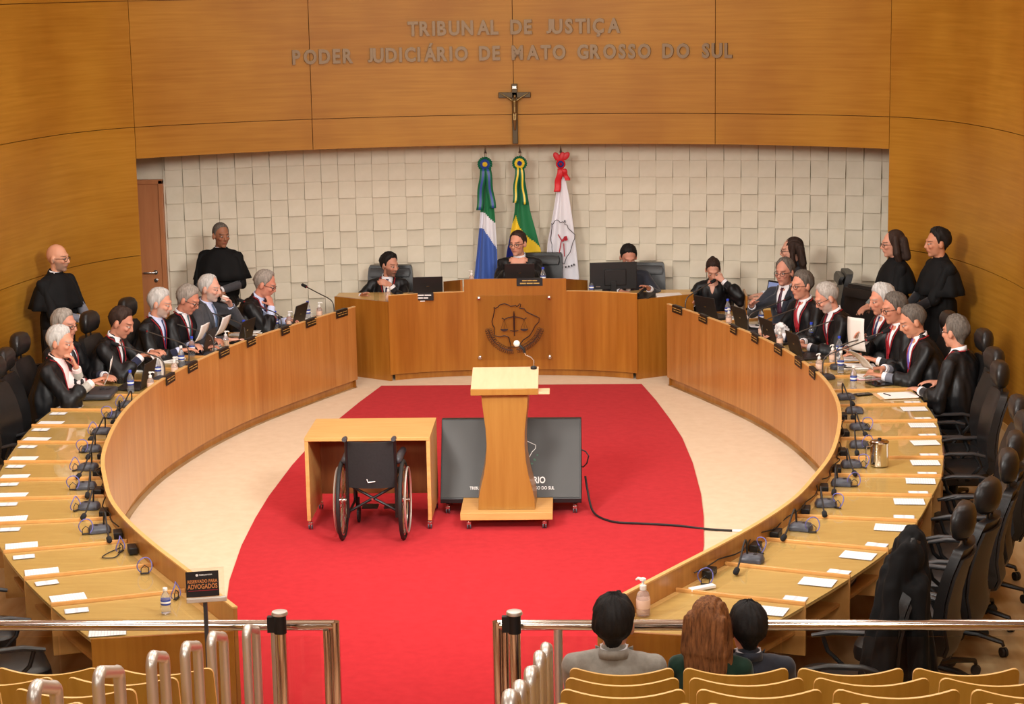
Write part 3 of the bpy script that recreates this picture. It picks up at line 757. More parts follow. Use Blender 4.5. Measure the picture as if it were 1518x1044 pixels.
m.add(vs, [(0, 2, 3, 1), (4, 5, 7, 6), (0, 4, 6, 2), (1, 3, 7, 5), (0, 1, 5, 4), (2, 6, 7, 3)]); m.build('reading_top', LECTT, lc, bev=.003, smooth=False)
MB().box((0, -.208, 1.112), (.53, .018, .05)).build('top_lip', LECTW, lc, bev=.003)
m = MB(); m.box((.305, -.13, 1.098), (.10, .14, .022)); m.build('side_tray', LECTT, lc, bev=.003)
mc = MB().lathe([(.026, 0), (.026, .014), (.015, .022)], (.225, .165, 1.222), 14).build('microphone_base', BLACKP, lc)
MB().tube([(.225, .165, 1.235), (.228, .165, 1.29), (.205, .16, 1.318), (.165, .155, 1.335), (.155, .152, 1.36)], .0055, 8).build('gooseneck', SILV, mc)
MB().tube([(.155, .152, 1.355), (.145, .15, 1.385), (.128, .148, 1.405), (.105, .146, 1.422)], .0115, 8).build('gooseneck_sleeve', BLACKP, mc)
MB().ellip((.093, .145, 1.432), (.027, .027, .027)).build('windscreen', mat('pale foam', S(196, 196, 186), .8), mc)

# ---- floor monitor (slanted screen on castors)
tv = empty('floor_monitor', (.255, 15.62, .016), .0, 'wide dark floor monitor on castors behind the lectern', 'monitor')
a_ = .36
m = MB(); prof2 = [(-.16, .10), (-.16, .135), (.14, .735), (.20, .735), (.26, .10)]
m.loft([[V((x, y, z)) for y, z in prof2] for x in (-.575, .575)]); m.build('cabinet', BLACKP, tv, ang=20, bev=.004)
SCR = varied('dark screen', S(48, 47, 45), S(55, 53, 50), (1.2, 1.2, 1.2), .36, spec=.4)
sl = math.atan2(.60, .30); R = Matrix.Rotation(sl, 4, 'X')
scr = MB().box((0, 0, 0), (1.12, .645, .006)).build('screen', SCR, tv); scr.matrix_local = Matrix.Translation((0, -.015, .437)) @ R
k = Matrix.Translation((0, 0, .0035))
text_part('title_print', 'PODER JUDICIÁRIO', .075, .0006, WHITEI, scr, Matrix.Translation((.02, -.205, .0035)), .002, .52)
text_part('subtitle_print', 'TRIBUNAL DE JUSTIÇA DE MATO GROSSO DO SUL', .036, .0006, WHITEI, scr, Matrix.Translation((.01, -.258, .0035)), .0004, .69)
sc_ = lambda x, y: (.025+(x-500)/600*.36, .06-(y-410)/600*.36, .005)
MB().tube([sc_(*p) for p in outline], .0026, 5, closed=True).build('map_print', WHITEI, scr)
GRP = mat('green print', S(58, 104, 78), .6)
for sd_ in ([(188, 455), (212, 540), (262, 618), (338, 680), (420, 712), (485, 708)], [(812, 455), (772, 545), (722, 605), (662, 652), (592, 690), (515, 706)]):
    m = MB(); P = [V(sc_(*p)) for p in sd_]
    for j in range(12): m.ellip(catmull(P, .2+j*.4)+V((.008*(-1)**j, .006*(-1)**j, 0)), (.009, .007, .0015), 8, 5)
    m.build('laurel_print', GRP, scr)
for sx in (-1, 1):
    for sy in (-1, 1): castor(tv, sx*.52, .04+sy*.15, .085)
m = MB(); m.tube([(.578, .02, .50), (.61, .0, .49), (.635, -.03, .46), (.62, -.03, .40), (.59, .0, .36), (.578, .02, .36)], .006, 6); m.build('side_cable', CORDB, tv)
# power cable from the monitor over the carpet
pts = [(.86, 15.62, .30), (.875, 15.60, .20), (.91, 15.5, .06), (.97, 15.36, .027), (1.10, 15.20, .027), (1.28, 15.16, .027), (1.48, 15.12, .027), (1.62, 15.08, .027), (1.80, 15.02, .02), (2.0, 14.98, .016), (2.2, 14.95, .016), (2.42, 14.90, .016), (2.66, 14.84, .016)]
o = MB().tube([catmull([V(p) for p in pts], i*.25) for i in range(4*(len(pts)-1)+1)], .009, 8).build('power_cable', CORDB)
tag(o, 'thick black cable running over the carpets from the floor monitor', 'cable')
MB().tube([(2.02, 14.977, .016), (2.12, 14.963, .016), (2.2, 14.95, .016)], .0105, 8).build('cable_tape', WHITEP, o)

# ---- leather chairs
def chair_base(t, r=.33):
    m = MB(); m.tube([(0, 0, .10), (0, 0, .26)], .032, 12); m.tube([(0, 0, .26), (0, 0, .40)], .018, 10); m.build('gas_column', BLACKP, t)
    for i in range(5):
        a = pi/2+2*pi*i/5+.3; c, s = cos(a), sin(a)
        l = MB().tube([(c*.03, s*.03, .125), (c*.18, s*.18, .125), (c*r, s*r, .095), (c*(r+.01), s*(r+.01), .07)], [.028, .026, .019, .014], 8, flat=.75).build('leg', BLACKP, t)
        MB().lathe([(.012, -.022), (.031, -.019), (.031, -.003), (.020, -.002), (.020, .002), (.031, .003), (.031, .019), (.012, .022)], (c*(r+.01), s*(r+.01), .0315), 14, Matrix.Rotation(a+.8, 3, 'Z') @ Matrix.Rotation(pi/2, 3, 'Y')).build('castor', RUBBER, l)
def rbox(m, c, d, r, tilt=0., n=5):
    """cushion with rounded corners in plan and puffed faces (local x, y, z thickness)"""
    R = Matrix.Rotation(tilt, 3, 'X'); rings = []
    for zz, k in ((-1, .90), (-.75, .975), (0, 1.), (.75, .975), (1, .88)):
        ring = []
        for q in range(4):
            cx, cy = (1, -1, -1, 1)[q], (1, 1, -1, -1)[q]
            for j in range(n):
                a = pi/2*q+pi/2*j/(n-1); ring.append(R @ V(((cx*(d[0]/2-r)+r*cos(a))*k, (cy*(d[1]/2-r)+r*sin(a))*k, zz*d[2]/2)) + V(c))
        rings.append(ring)
    return m.loft(rings)
def back_loft(m, prof, thick, n=8, bow=.035):
    """prof: (y, z, half width); a curved upholstered back"""
    rings = []
    for i, (y, z, hw) in enumerate(prof):
        ring = []
        for k in range(n+1): x = -hw+2*hw*k/n; ring.append(V((x, y-bow*(1-(x/hw)**2)+thick*.5*(1-.35*abs(x/hw)**3), z)))
        for k in range(n, -1, -1): x = -hw+2*hw*k/n; ring.append(V((x, y-bow*(1-(x/hw)**2)-thick*.5, z)))
        rings.append(ring)
    return m.loft(rings)
def armrests(t, z=.66, x=.285):
    for s in (-1, 1):
        m = MB(); m.tube([(s*x, -.17, z-.02), (s*x, -.08, z+.002), (s*x, .10, z), (s*x, .22, z-.025)], [.021, .026, .026, .018], 10, flat=.62)
        a = m.build('armrest', ARMP, t)
        MB().tube([(s*x, -.10, z-.01), (s*x, -.14, z-.10), (s*(x-.01), -.06, .46), (s*.16, 0, .40)], .017, 8).build('support', BLACKP, a)
        MB().tube([(s*x, .16, z-.02), (s*x, .13, z-.11), (s*(x-.01), .02, .45)], .013, 8).build('support', BLACKP, a)
def make_exec():
    t = empty('executive_chair', (0, 0, 0), 0, 'x', 'chair')
    chair_base(t); m = MB(); rbox(m, (0, .02, .445), (.50, .50, .11), .10); m.build('seat', LEATHER, t)
    prof = [(-.21, .47, .19), (-.235, .54, .225), (-.215, .66, .235), (-.225, .80, .235), (-.26, .95, .225), (-.30, 1.06, .205), (-.315, 1.10, .17)]
    m = MB(); back_loft(m, prof, .07); m.build('backrest', LEATHER, t, ang=60)
    m = MB(); back_loft(m, [(y-.045, z-.01, hw*.96) for y, z, hw in prof[:-1]], .02); m.tube([(0, -.08, .40), (0, -.25, .42), (0, -.285, .55)], .025, 8); m.build('back_shell', LEATHERB, t, ang=60)
    m = MB(); rings = []
    for z, hw, hd in ((-.098, .112, .030), (-.076, .142, .050), (-.025, .158, .062), (.03, .156, .063), (.074, .130, .050), (.094, .085, .028)):
        rings.append([V((hw*(abs(cos(q))**.7)*(1 if cos(q) > 0 else -1), -.325+.03*(hw*cos(q)/.14)**2+hd*sin(q), 1.235+z)) for q in [2*pi*i/20 for i in range(20)]])
    m.loft(rings); m.build('headrest', LEATHER, t, ang=60)
    for q in (-.05, .05): MB().tube([(q, -.325, 1.06), (q, -.33, 1.18)], .009, 6).build('headrest_post', BLACKP, t)
    armrests(t); return t
def make_wide():
    t = empty('leather_chair', (0, 0, 0), 0, 'x', 'chair')
    chair_base(t); m = MB(); rbox(m, (0, .02, .445), (.54, .50, .12), .08); m.build('seat', LEATHER, t)
    m = MB(); back_loft(m, [(-.20, .46, .25), (-.225, .6, .265), (-.24, .8, .265), (-.27, .98, .26), (-.295, 1.07, .25), (-.30, 1.10, .235)], .09, 8, .02); m.build('backrest', LEATHER, t, ang=60)
    m = MB(); back_loft(m, [(-.20, .98, .22), (-.205, 1.03, .235), (-.225, 1.07, .225)], .05, 8, .01); m.build('top_cushion', LEATHER, t, ang=60)
    armrests(t, .65, .30); return t
def make_mid():
    t = empty('task_chair', (0, 0, 0), 0, 'x', 'chair')
    chair_base(t); m = MB(); rbox(m, (0, .02, .445), (.48, .47, .10), .10); m.build('seat', LEATHER, t)
    m = MB(); back_loft(m, [(-.20, .52, .19), (-.225, .58, .215), (-.225, .72, .22), (-.245, .86, .20), (-.255, .90, .17)], .06); m.build('backrest', LEATHER, t, ang=60)
    MB().tube([(0, -.05, .40), (0, -.25, .42), (0, -.27, .60)], .022, 8).build('back_stem', BLACKP, t)
    return t
EXEC, WIDE, MID = Kind(make_exec()), Kind(make_wide()), Kind(make_mid())
def exec_at(s, k, o, label, turn=0., group='black executive chairs behind the bench wings'):
    p = RP(s, k, o, 0) if k >= 0 else RP(s, 0, o, 0)+(RP(s, 0, 0, 0)-RP(s, 1, 0, 0))*(-k); p.z = 0
    return EXEC.put(p, RYAW(s, max(k, 0))+turn, label, group)
for i, (k, o) in enumerate(((1.65, 1.22), (2.65, 1.16), (3.60, 1.10), (4.30, 1.07), (5.15, 1.10), (6.15, 1.01), (8.20, .93), (9.1, .95))):
    exec_at(1, k, o, 'black executive chair, %s from the railing along the right wing' % ORD[i+1], (.05, -.08, .06, -.05, .1, 0, -.06, .08)[i])
robe_chair = exec_at(1, .35, 1.26, 'black executive chair with a robe over its back at the right wing', .1)
exec_at(1, 10.5, 1.02, 'black executive chair under the grey haired man seen from behind, right wing', 0)
exec_at(1, 11.95, .98, 'black executive chair behind the man reading with the violet tie', 0)
for i, (k, o) in enumerate(((.75, 1.15), (1.9, 1.15), (2.9, 1.2), (9.0, .78), (9.7, .80))):
    exec_at(-1, k, o, 'black leather executive chair, %s from the front along the left wing' % ORD[i], (.1, -.1, .05, -.05, .05)[i])
exec_at(-1, 10.85, .92, 'black executive chair under the white haired man with hand at mouth', 0)
exec_at(-1, 12.0, .82, 'dark blue toned executive chair between two seated men, left wing', .0)
exec_at(-1, 12.65, .76, 'black executive chair of the dark haired man reading, left wing', 0)
exec_at(-1, 13.95, .78, 'black executive chair of the white bearded man, left wing', 0)

# ---- rows of plywood auditorium seats
def make_seat():
    t = empty('auditorium_seat', (0, 0, 0), 0, 'x', 'seat')
    m = MB(); XS = [-1, -.998, -.985, -.96, -.92, -.86, -.78, -.66, -.5, -.33, -.16]; XS = XS+[0]+[-q for q in reversed(XS)]; N = len(XS)-1; hw = .24; H0, H1 = .42, 1.0
    def grid(off):
        G = []
        for j in range(9):
            row = []
            for i in range(N+1):
                x = hw*XS[i]; q = abs(x)/hw; e = max(0, (q-.84)/.16)
                ztop = H1-.034*(1-q**2)-.042*(1-sqrt(max(0, 1-e*e)))
                z = H0+(ztop-H0)*j/8
                row.append(V((x, off-.11*(z-H0)/.58+.045*q*q-.03+.02*sin((z-H0)*5), z)))
            G.append(row)
        return G
    A, B = grid(0), grid(-.016)
    for mi, (G, flip) in enumerate(((A, 0), (B, 1))):
        vs = [p for r in G for p in r]; fs = []
        for j in range(8):
            for i in range(N): a = j*(N+1)+i; fs.append((a, a+1, a+N+2, a+N+1))
        m.add(vs, fs, 0)
    n1 = (N+1)*9
    bd = [(0, i) for i in range(N+1)]+[(j, N) for j in range(1, 9)]+[(8, i) for i in range(N-1, -1, -1)]+[(j, 0) for j in range(7, 0, -1)]
    ix = [j*(N+1)+i for j, i in bd]
    for a, b in zip(ix, ix[1:]+ix[:1]): m.f.append((a, b, b+n1, a+n1)); m.m.append(1)
    m.build('backrest', [PLYW, PLYE], t, ang=50)
    m = MB(); rbox(m, (0, .23, .43), (.46, .42, .022), .05, .05); m.build('seat_pan', PLYW, t)
    for s in (-1, 1):
        MB().tube([(s*.245, .02, 0), (s*.245, .02, .40), (s*.245, -.02, .55)], .016, 8, flat=.6).build('leg', BLACKP, t)
        MB().box((s*.245, .05, .012), (.05, .26, .012)).build('foot', BLACKP, t)
    return t
SEAT = Kind(make_seat())
for r in range(0, 5):
    y = 8.72-.71*r
    for side in (1, -1):
        for c in range(7 if side > 0 else 5):
            x = 1.128+.523*c if side > 0 else -1.01-.54*c
            if side > 0 and x > 1.02+.30*y and r > 0 and x > 3.4: continue
            if side < 0 and x < -2.7+.2*r: continue
            SEAT.put((x, y, TZ(r)), 0., 'curved plywood seat, %s from the aisle in the %s row, %s block' % (ORD[c], ORD[r], WING[side]), 'plywood seats of the %s block' % WING[side])

# ---- steel railings with glass infill
def railing(name, x0, x1, label):
    """x0 is the end by the aisle"""
    s = 1 if x1 > x0 else -1; y = 9.98; zt = .92
    t = empty(name, (x0, y, 0), 0, label, 'railing', 'steel and glass railings at the ends of the aisle')
    L = abs(x1-x0); r = .029
    MB().tube([(0, 0, zt), (s*L, 0, zt)], r, 14).build('handrail', CHROME, t)
    MB().tube([(0, 0, .0), (0, 0, zt+.02)], r, 14).build('end_post', CHROME, t)
    MB().tube([(s*.042, -.02, 0), (s*.042, -.02, zt-.02)], .017, 12).build('end_post', CHROME, t)
    xs = [.32, 1.50, 2.85]
    for x in (.32, L-.02): MB().tube([(s*x, 0, 0), (s*x, 0, zt)], .024, 12).build('post', BRUSH, t)
    ed = [.075]+xs[1:]+[L]
    for a, b in zip(ed[:-1], ed[1:]): MB().box((s*(a+b)/2, .018, .47), (b-a-.012, .008, .76)).build('glass_pane', SHEETG, t)
    MB().box((s*L/2, .018, .052), (L-.1, .02, .03)).build('bottom_rail', BRUSH, t)
    return t
railing('aisle_railing', -.40, -4.4, 'steel railing with glass panes on the left of the aisle')
railing('aisle_railing', .475, 5.0, 'steel railing with glass panes on the right of the aisle')
# ---- belt posts at the foot of the aisle
def belt_post(x, label):
    t = empty('belt_post', (x, 9.78, 0), 0, label, 'post', 'belt posts at the foot of the aisle')
    MB().lathe([(.16, 0), (.16, .012), (.05, .03), (.036, .04)], n=24).build('base', CHROME, t)
    MB().tube([(0, 0, .03), (0, 0, 1.045)], .031, 16).build('pole', CHROME, t)
    m = MB(); m.lathe([(.034, .945), (.034, 1.045)], n=16); m.box((-.045, -.005, .995), (.04, .035, .085)); m.build('belt_cassette', BLACKP, t)
    MB().lathe([(.042, 1.045), (.044, 1.051), (.040, 1.063), (.02, 1.066)], n=20).build('cap', BRUSH, t)
belt_post(-.655, 'chrome belt post with black cassette on the left of the aisle')
belt_post(.575, 'chrome belt post with black cassette on the right of the aisle')
# ---- stair handrail hoops down both sides of the aisle
hoops = [(6.02, 2.06, 6.27, 1.99), (6.79, 1.83, 7.09, 1.75), (7.59, 1.61, 7.82, 1.55), (8.20, 1.44, 8.46, 1.375), (8.75, 1.30, 9.03, 1.225), (9.60, 1.05, 9.86, .98)]
def hoop(x, h, label):
    ya, za, yb, zb = h
    fl = lambda y: max([0.]+[TZ(r) for r in range(14) if y < TY(r)])
    t = empty('stair_handrail', (x, (ya+yb)/2, min(fl(ya), fl(yb))), 0, label, 'handrail', 'steel handrail hoops along the aisle steps')
    o = t.location; r = .024; c = .045
    P = []
    for k in range(7): a = pi/2*k/6; P.append((ya+c-c*cos(a), za-r-c+c*sin(a)*.8))
    for k in range(7): a = pi/2*k/6; P.append((yb-c+c*sin(a), zb-r-c+c*cos(a)*.9))
    pts = [V((x, ya, fl(ya)))]+[V((x, y, z)) for y, z in P]+[V((x, yb, fl(yb)))]
    MB().tube([p-o for p in pts], r, 12).build('hoop_tube', BRUSH, t)
    for y in (ya, yb): MB().lathe([(.045, 0), (.045, .006), (.03, .012)], V((x, y, fl(y)))-o, 16).build('flange', BRUSH, t)
for i, h in enumerate(hoops):
    hoop(-.80, h, 'steel handrail hoop on the left of the aisle, %s going up from the railing' % ORD[5-i])
for i, h in enumerate([(5.45, 2.24, 5.70, 2.17)]+hoops[:4]+[(8.3, 1.40, 8.62, 1.31)]):
    if i in (4,): continue
    hoop(.79, h, 'steel handrail hoop on the right of the aisle, %s going up from the seated man' % ORD[5-i])
# ---- reserved-seats sign on a stand
sg = empty('sign_stand', (-1.01, 9.62, 0), 0, 'black sign reading RESERVADO PARA ADVOGADOS in a clear holder on a thin post', 'sign')
MB().lathe([(.14, 0), (.14, .012), (.02, .02)], n=24).build('base', DARKG, sg)
MB().box((0, 0, .60), (.02, .014, 1.16)).build('pole', DARKG, sg)
R = Matrix.Translation((0, 0, 1.185)) @ Matrix.Rotation(.22, 4, 'Z') @ Matrix.Rotation(-.12, 4, 'X')
m = MB().box((.008, 0, -.006), (.205, .03, .024)); m.build('holder', BRUSH, sg, bev=.003).matrix_local = R
hol = MB().box((.006, 0, .08), (.192, .010, .155)).build('clear_sleeve', SHEETG, sg); hol.matrix_local = R
cd = MB().box((-.010, -.007, .078), (.168, .002, .132)).build('sign_card', mat('sign black', S(24, 16, 18), .5), sg); cd.matrix_local = R
TX = Matrix.Rotation(pi/2, 4, 'X'); ORG = mat('sign orange', S(214, 138, 74), .6)
text_part('upper_words', 'RESERVADO PARA', .024, .0006, ORG, cd, Matrix.Translation((-.010, -.0085, .084)) @ TX, .0004, .152)
text_part('lower_words', 'ADVOGADOS', .034, .0006, ORG, cd, Matrix.Translation((-.010, -.0085, .054)) @ TX, .0006, .152)
text_part('heading', 'PODER JUDICIÁRIO', .009, .0006, WHITEI, cd, Matrix.Translation((.008, -.0085, .122)) @ TX, .0003, .066)
MB().lathe([(.007, 0), (.007, .001)], (-.036, -.0085, .1245), 14, Matrix.Rotation(pi/2, 3, 'X')).build('crest_print', WHITEI, cd)
MB().box((-.008, -.0085, .044), (.15, .001, .003)).build('red_line', REDCORD, cd)

# ================================================================== PEOPLE
def skin_mat():
    m = mat('skin', (1, 1, 1, 1), .5, spec=.35)
    nt = m.node_tree; a = nt.nodes.new('ShaderNodeAttribute'); a.attribute_name = 'tint'
    nt.links.new(a.outputs['Color'], nt.nodes['Principled BSDF'].inputs['Base Color'])
    nt.nodes['Principled BSDF'].inputs['Subsurface Weight'].default_value = .06
    nt.nodes['Principled BSDF'].inputs['Subsurface Radius'].default_value = (.01, .004, .002)
    return m
SKIN = skin_mat()
def cloth_mat(name, c, rough=.75, sheen=.15, bump=.15):
    k = 1.35; c2 = (min(1, c[0]*k), min(1, c[1]*k), min(1, c[2]*k), 1)
    return varied(name, c, c2, (30, 30, 30), rough, bump=bump, bscale=260, sheen=sheen, spec=.3)
GOWN = varied('black satin gown', S(12, 12, 14), S(18, 18, 20), (10, 10, 10), .48, spec=.4)
CAPE = varied('matte black cape', S(13, 13, 14), S(19, 19, 20), (10, 10, 10), .8, spec=.25)
SUITS = {'navy': cloth_mat('navy suit', S(30, 33, 56)), 'black': cloth_mat('black suit', S(22, 22, 26)), 'grey': cloth_mat('grey suit', S(136, 132, 124)), 'midgrey': cloth_mat('mid grey suit', S(104, 106, 116)),
         'darkgrey': cloth_mat('dark grey suit', S(62, 62, 66)), 'charcoal': cloth_mat('charcoal suit', S(38, 41, 50)), 'green': cloth_mat('dark green knit', S(20, 48, 36)), 'beige': cloth_mat('light grey suit', S(158, 154, 146)),
         'blueshirt': cloth_mat('pale blue shirt', S(186, 198, 236)), 'patterned': cloth_mat('grey blouse', S(110, 116, 112))}
SHIRTW = mat('white shirt', S(232, 230, 234), .7); SHIRTB = mat('blue white shirt', S(200, 208, 238), .7); SHIRTP = mat('pinkish shirt', S(238, 214, 212), .7)
TIES = {'navy': mat('navy tie', S(34, 44, 92), .5), 'teal': mat('teal tie', S(56, 92, 98), .5), 'violet': mat('violet tie', S(98, 88, 168), .45), 'red': mat('red tie', S(168, 30, 44), .5), 'black': mat('black tie', S(24, 24, 30), .5), 'dark': mat('dark red tie', S(70, 30, 48), .5), 'steel': mat('steel blue tie', S(88, 110, 140), .5)}
TROUS = mat('dark trousers', S(26, 26, 32), .8); SHOE = mat('black shoe', S(16, 15, 15), .35)
HAIRC = {'white': (S(160, 158, 154), S(206, 204, 200)), 'grey': (S(118, 110, 102), S(164, 156, 146)), 'darkgrey': (S(70, 64, 58), S(112, 104, 96)), 'brown': (S(66, 46, 34), S(94, 68, 50)), 'black': (S(20, 17, 16), S(34, 30, 28)), 'auburn': (S(74, 42, 22), S(150, 98, 58)), 'silver': (S(140, 134, 126), S(188, 182, 174)), 'darkbrown': (S(40, 28, 23), S(60, 44, 36))}
def hair_mat(c): return varied('hair '+c, HAIRC[c][0], HAIRC[c][1], (70, 70, 12), .65, spec=.25, bump=.6, bscale=90)
GLASSM = mat('spectacle frame', S(40, 36, 36), .3, .4)
EYEW = mat('eye white', S(176, 160, 150), .5); EYED = mat('eye iris', S(34, 22, 18), .3)
LENSM = thin_glass('lens', .7)
HSTYLE = {   # (azimuth from the face in degrees, lower edge of the hair) and optional upper edge for bald crowns
    'short': ([(0, .096), (28, .094), (45, .082), (58, .066), (68, .040), (74, -.010), (79, -.014), (83, .018), (97, .020), (104, .0), (118, -.04), (150, -.072), (180, -.078)], None),
    'full': ([(0, .092), (28, .089), (45, .076), (58, .058), (67, .030), (73, -.02), (79, -.026), (83, .010), (97, .008), (104, -.02), (118, -.065), (150, -.09), (180, -.095)], None),
    'receding': ([(0, .118), (25, .105), (40, .085), (55, .06), (68, .025), (74, -.015), (79, -.018), (83, .016), (97, .016), (105, -.005), (128, -.05), (150, -.07), (180, -.075)], None),
    'fringe': ([(62, .02), (70, .0), (80, -.02), (92, .01), (110, .0), (128, -.045), (150, -.07), (180, -.07)], .055),
    'long': ([(0, .085), (20, .072), (45, .04), (60, -.02), (75, -.06), (90, -.08), (120, -.10), (180, -.10)], None)}
def lerp(tab, x):
    if x <= tab[0][0]: return tab[0][1]
    for a, b in zip(tab, tab[1:]):
        if x <= b[0]: return a[1]+(b[1]-a[1])*(x-a[0])/(b[0]-a[0])
    return tab[-1][1]
def ik(a, b, l1, l2, pole):
    d = b-a; L = min(d.length, (l1+l2)*.995); t = d.normalized(); b = a+t*L
    x = (l1*l1-l2*l2+L*L)/(2*L); h = sqrt(max(0, l1*l1-x*x)); p = pole-t*pole.dot(t)
    p = p.normalized() if p.length > 1e-6 else V((0, 0, -1))
    return a+t*x+p*h, b
def hand(m, w, d, upn, curl, side, open_=1.):
    """wrist w, pointing along d, back of the hand facing upn; side +1 right hand. Palm, four unequal fingers, thumb"""
    d = d.normalized(); upn = (upn-d*upn.dot(d)).normalized(); lat = d.cross(upn)*side   # towards the little finger for side=+1
    lat = -lat
    k0 = [.031, .0105, -.0105, -.030]; ln = [.92, 1.04, .98, .78]
    for i in range(4):
        base = w+d*(.088-.006*abs(i-1.2))+lat*k0[i]
        m.caps(w+d*.005+lat*k0[i]*.55, base, .0175, .0125, 8)
        p = base; dd = d+lat*(k0[i]*2.2*open_)
        for seg, (l, c, r) in enumerate(((.044, .35, .0098), (.029, .75, .0090), (.022, .55, .0082))):
            a = curl*c; dd = (dd*cos(a)-upn*sin(a)).normalized(); upn_ = upn
            q = p+dd*l*ln[i]; m.caps(p, q, r, r*.92, 8); p = q
    tb = w+d*.024+lat*.026-upn*.008; td = (d*.72+lat*.62-upn*(.25+.35*curl)).normalized()
    q = tb+td*.044; m.caps(tb, q, .0145, .0115, 8); td2 = (td+d*.35-lat*.25-upn*.2*curl).normalized(); m.caps(q, q+td2*.034, .0112, .0090, 8)
PEOPLE = []
def push(me, co, amt):
    nr = np.empty(len(me.vertices)*3, 'f'); me.vertices.foreach_get('normal', nr)
    co = co+nr.reshape(-1, 3)*amt; me.vertices.foreach_set('co', co.astype('f').ravel()); me.update(); return co
def person(loc, yaw, label, seat=.47, stand=False, lean=10, twist=0, head=(0, 0), RH=(.2, .45, .80), LH=(-.2, .45, .80), Rdir=None, Ldir=None, Rup=(0, 0, 1), Lup=(0, 0, 1), Rc=.5, Lc=.5,
           Rpole=(.7, -.3, -.8), Lpole=(-.7, -.3, -.8), outfit='gown', suit='navy', shirt=None, tie='navy', cord=True, tone=(214, 158, 132), hair='short', hairc='grey', hth=.014, beard=None, glasses=False, sc=1.03, female=False, bald=False, group=None, sleeve=True, collar=True, neck=.150, neckskin=False):
    a = radians(lean); U = V((0, sin(a), cos(a))); F = V((0, cos(a), -sin(a))); X = V((1, 0, 0))
    tw = Matrix.Rotation(radians(twist), 3, 'Z'); X, F, U = tw @ X, tw @ F, tw @ U
    Hp = V((0, 0, .92 if stand else seat+.09)); sw = .165 if female else .19
    nb = Hp+U*.56
    hy, hp = radians(head[0]), radians(head[1])
    Rh = Matrix.Rotation(hy+radians(twist), 3, 'Z') @ Matrix.Rotation(hp, 3, 'X') @ Matrix.Rotation(radians(head[2]) if len(head) > 2 else 0, 3, 'Y')
    Hc = nb + (Matrix.Rotation(hy+radians(twist), 3, 'Z') @ Matrix.Rotation(hp*.55-a*.25, 3, 'X')) @ V((0, .025, neck)); hs = 1.06
    H = lambda x, y, z: Hc + Rh @ V((x*hs, y*hs, z*hs))
    root_me = MB(); m = root_me
    er = lambda c, r: m.ellip(H(*c), [q*hs for q in r], 16, 11, Rh)
    # head: skull, face, jaw, nose, brow, ears, lips
    fw_ = .93 if female else 1.
    er((0, -.012, .028), (.076*fw_, .098, .098)); er((0, .032, -.03), (.062*fw_, .064, .086)); er((0, .062, -.098), (.028*fw_, .026, .024)); er((0, .02, -.07), (.057*fw_, .06, .05))
    er((0, .074, .03), (.05, .026, .018)); er((0, .083, -.058), (.026, .018, .016))
    for s in (-1, 1): er((s*.040, .070, -.022), (.022, .024, .02)); er((s*.080*fw_, -.010, -.010), (.013, .022, .035)); er((s*.033, .083, .0), (.015, .013, .010))
    m.caps(H(0, .094, .012), H(0, .110, -.026), .0105*hs, .0145*hs, 8); er((0, .098, -.034), (.017, .014, .010))
    m.caps(Hc+Rh @ V((0, -.02, -.06)), nb-U*.03, .054*(.88 if female else 1), .060*(.88 if female else 1), 12)
    m.caps(nb-U*.06, Hp+U*.05, .085, .11, 12)
    sh = {1: Hp+U*.470+X*sw, -1: Hp+U*.470-X*sw}
    arms = {}
    for s, wr, pole in ((1, RH, Rpole), (-1, LH, Lpole)):
        if wr[0] == 'H': wr = H(*wr[1:])
        el, wq = ik(sh[s], V(wr), .30, .27, V(pole)); arms[s] = (el, wq)
        m.caps(nb-U*.08, sh[s]-U*.012, .05, .044, 10); m.caps(sh[s]-U*.012, el, .044, .034, 10); m.caps(el, wq, .035, .026, 10)
        dd = V((Rdir if s > 0 else Ldir)) if (Rdir if s > 0 else Ldir) else (wq-el)
        hand(m, wq, dd, V(Rup if s > 0 else Lup), (Rc if s > 0 else Lc), s)
    kn, an = {}, {}
    for s in (-1, 1):
        hx = Hp+V((s*.09, 0, 0))
        if stand: kn[s], an[s] = V((s*.10, .02, .50)), V((s*.11, -.01, .09))
        else: kn[s], an[s] = V((s*.11, .44, max(seat, .40)+.05)), V((s*.11, .40, .09 if seat < .6 else .25))
        m.caps(hx, kn[s], .085, .058, 10); m.caps(kn[s], an[s], .055, .038, 10); m.caps(an[s]+V((0, -.03, -.045)), an[s]+V((0, .14, -.055)), .034, .03, 8)
    me, co = union(m, .008, 2, 'person')
    # tint: skin, lips, brows, eyes, beard
    loc_ = (co-np.array(Hc)) @ np.array(Rh) / hs
    base = np.array(S(*tone)[:3])*np.array([.90, .84, .80]); n = len(co); tint = np.tile(base, (n, 1)); x, y, z = loc_[:, 0], loc_[:, 1], loc_[:, 2]
    rosy = np.clip(1-(((np.abs(x)-.042)/.024)**2+((z+.03)/.022)**2), 0, 1)*(y > .04); tint *= (1-rosy[:, None]*np.array([.0, .14, .14]))
    if beard:
        bc = np.array(HAIRC[beard][1][:3])*.9; k = np.clip((-.046-z+np.clip(np.abs(x)-.03, 0, 1)*.9)/.02, 0, 1)*(y > -.005+(-z-.02)*.2)*(z > -.15)
        k = np.maximum(k, np.clip((.010-np.abs(z+.043))/.005, 0, 1)*(np.abs(x) < .034)*(y > .07)); k = k*.62*(np.linalg.norm(loc_, axis=1) < .19); tint = tint*(1-k[:, None])+bc*k[:, None]
    k = np.clip(1-((x/.026)**2+((z+.062)/.0085)**2), 0, 1)**.5*(y > .07); tint = tint*(1-k[:, None]*.75)+np.array(S(170, 92, 84)[:3])*k[:, None]*.75
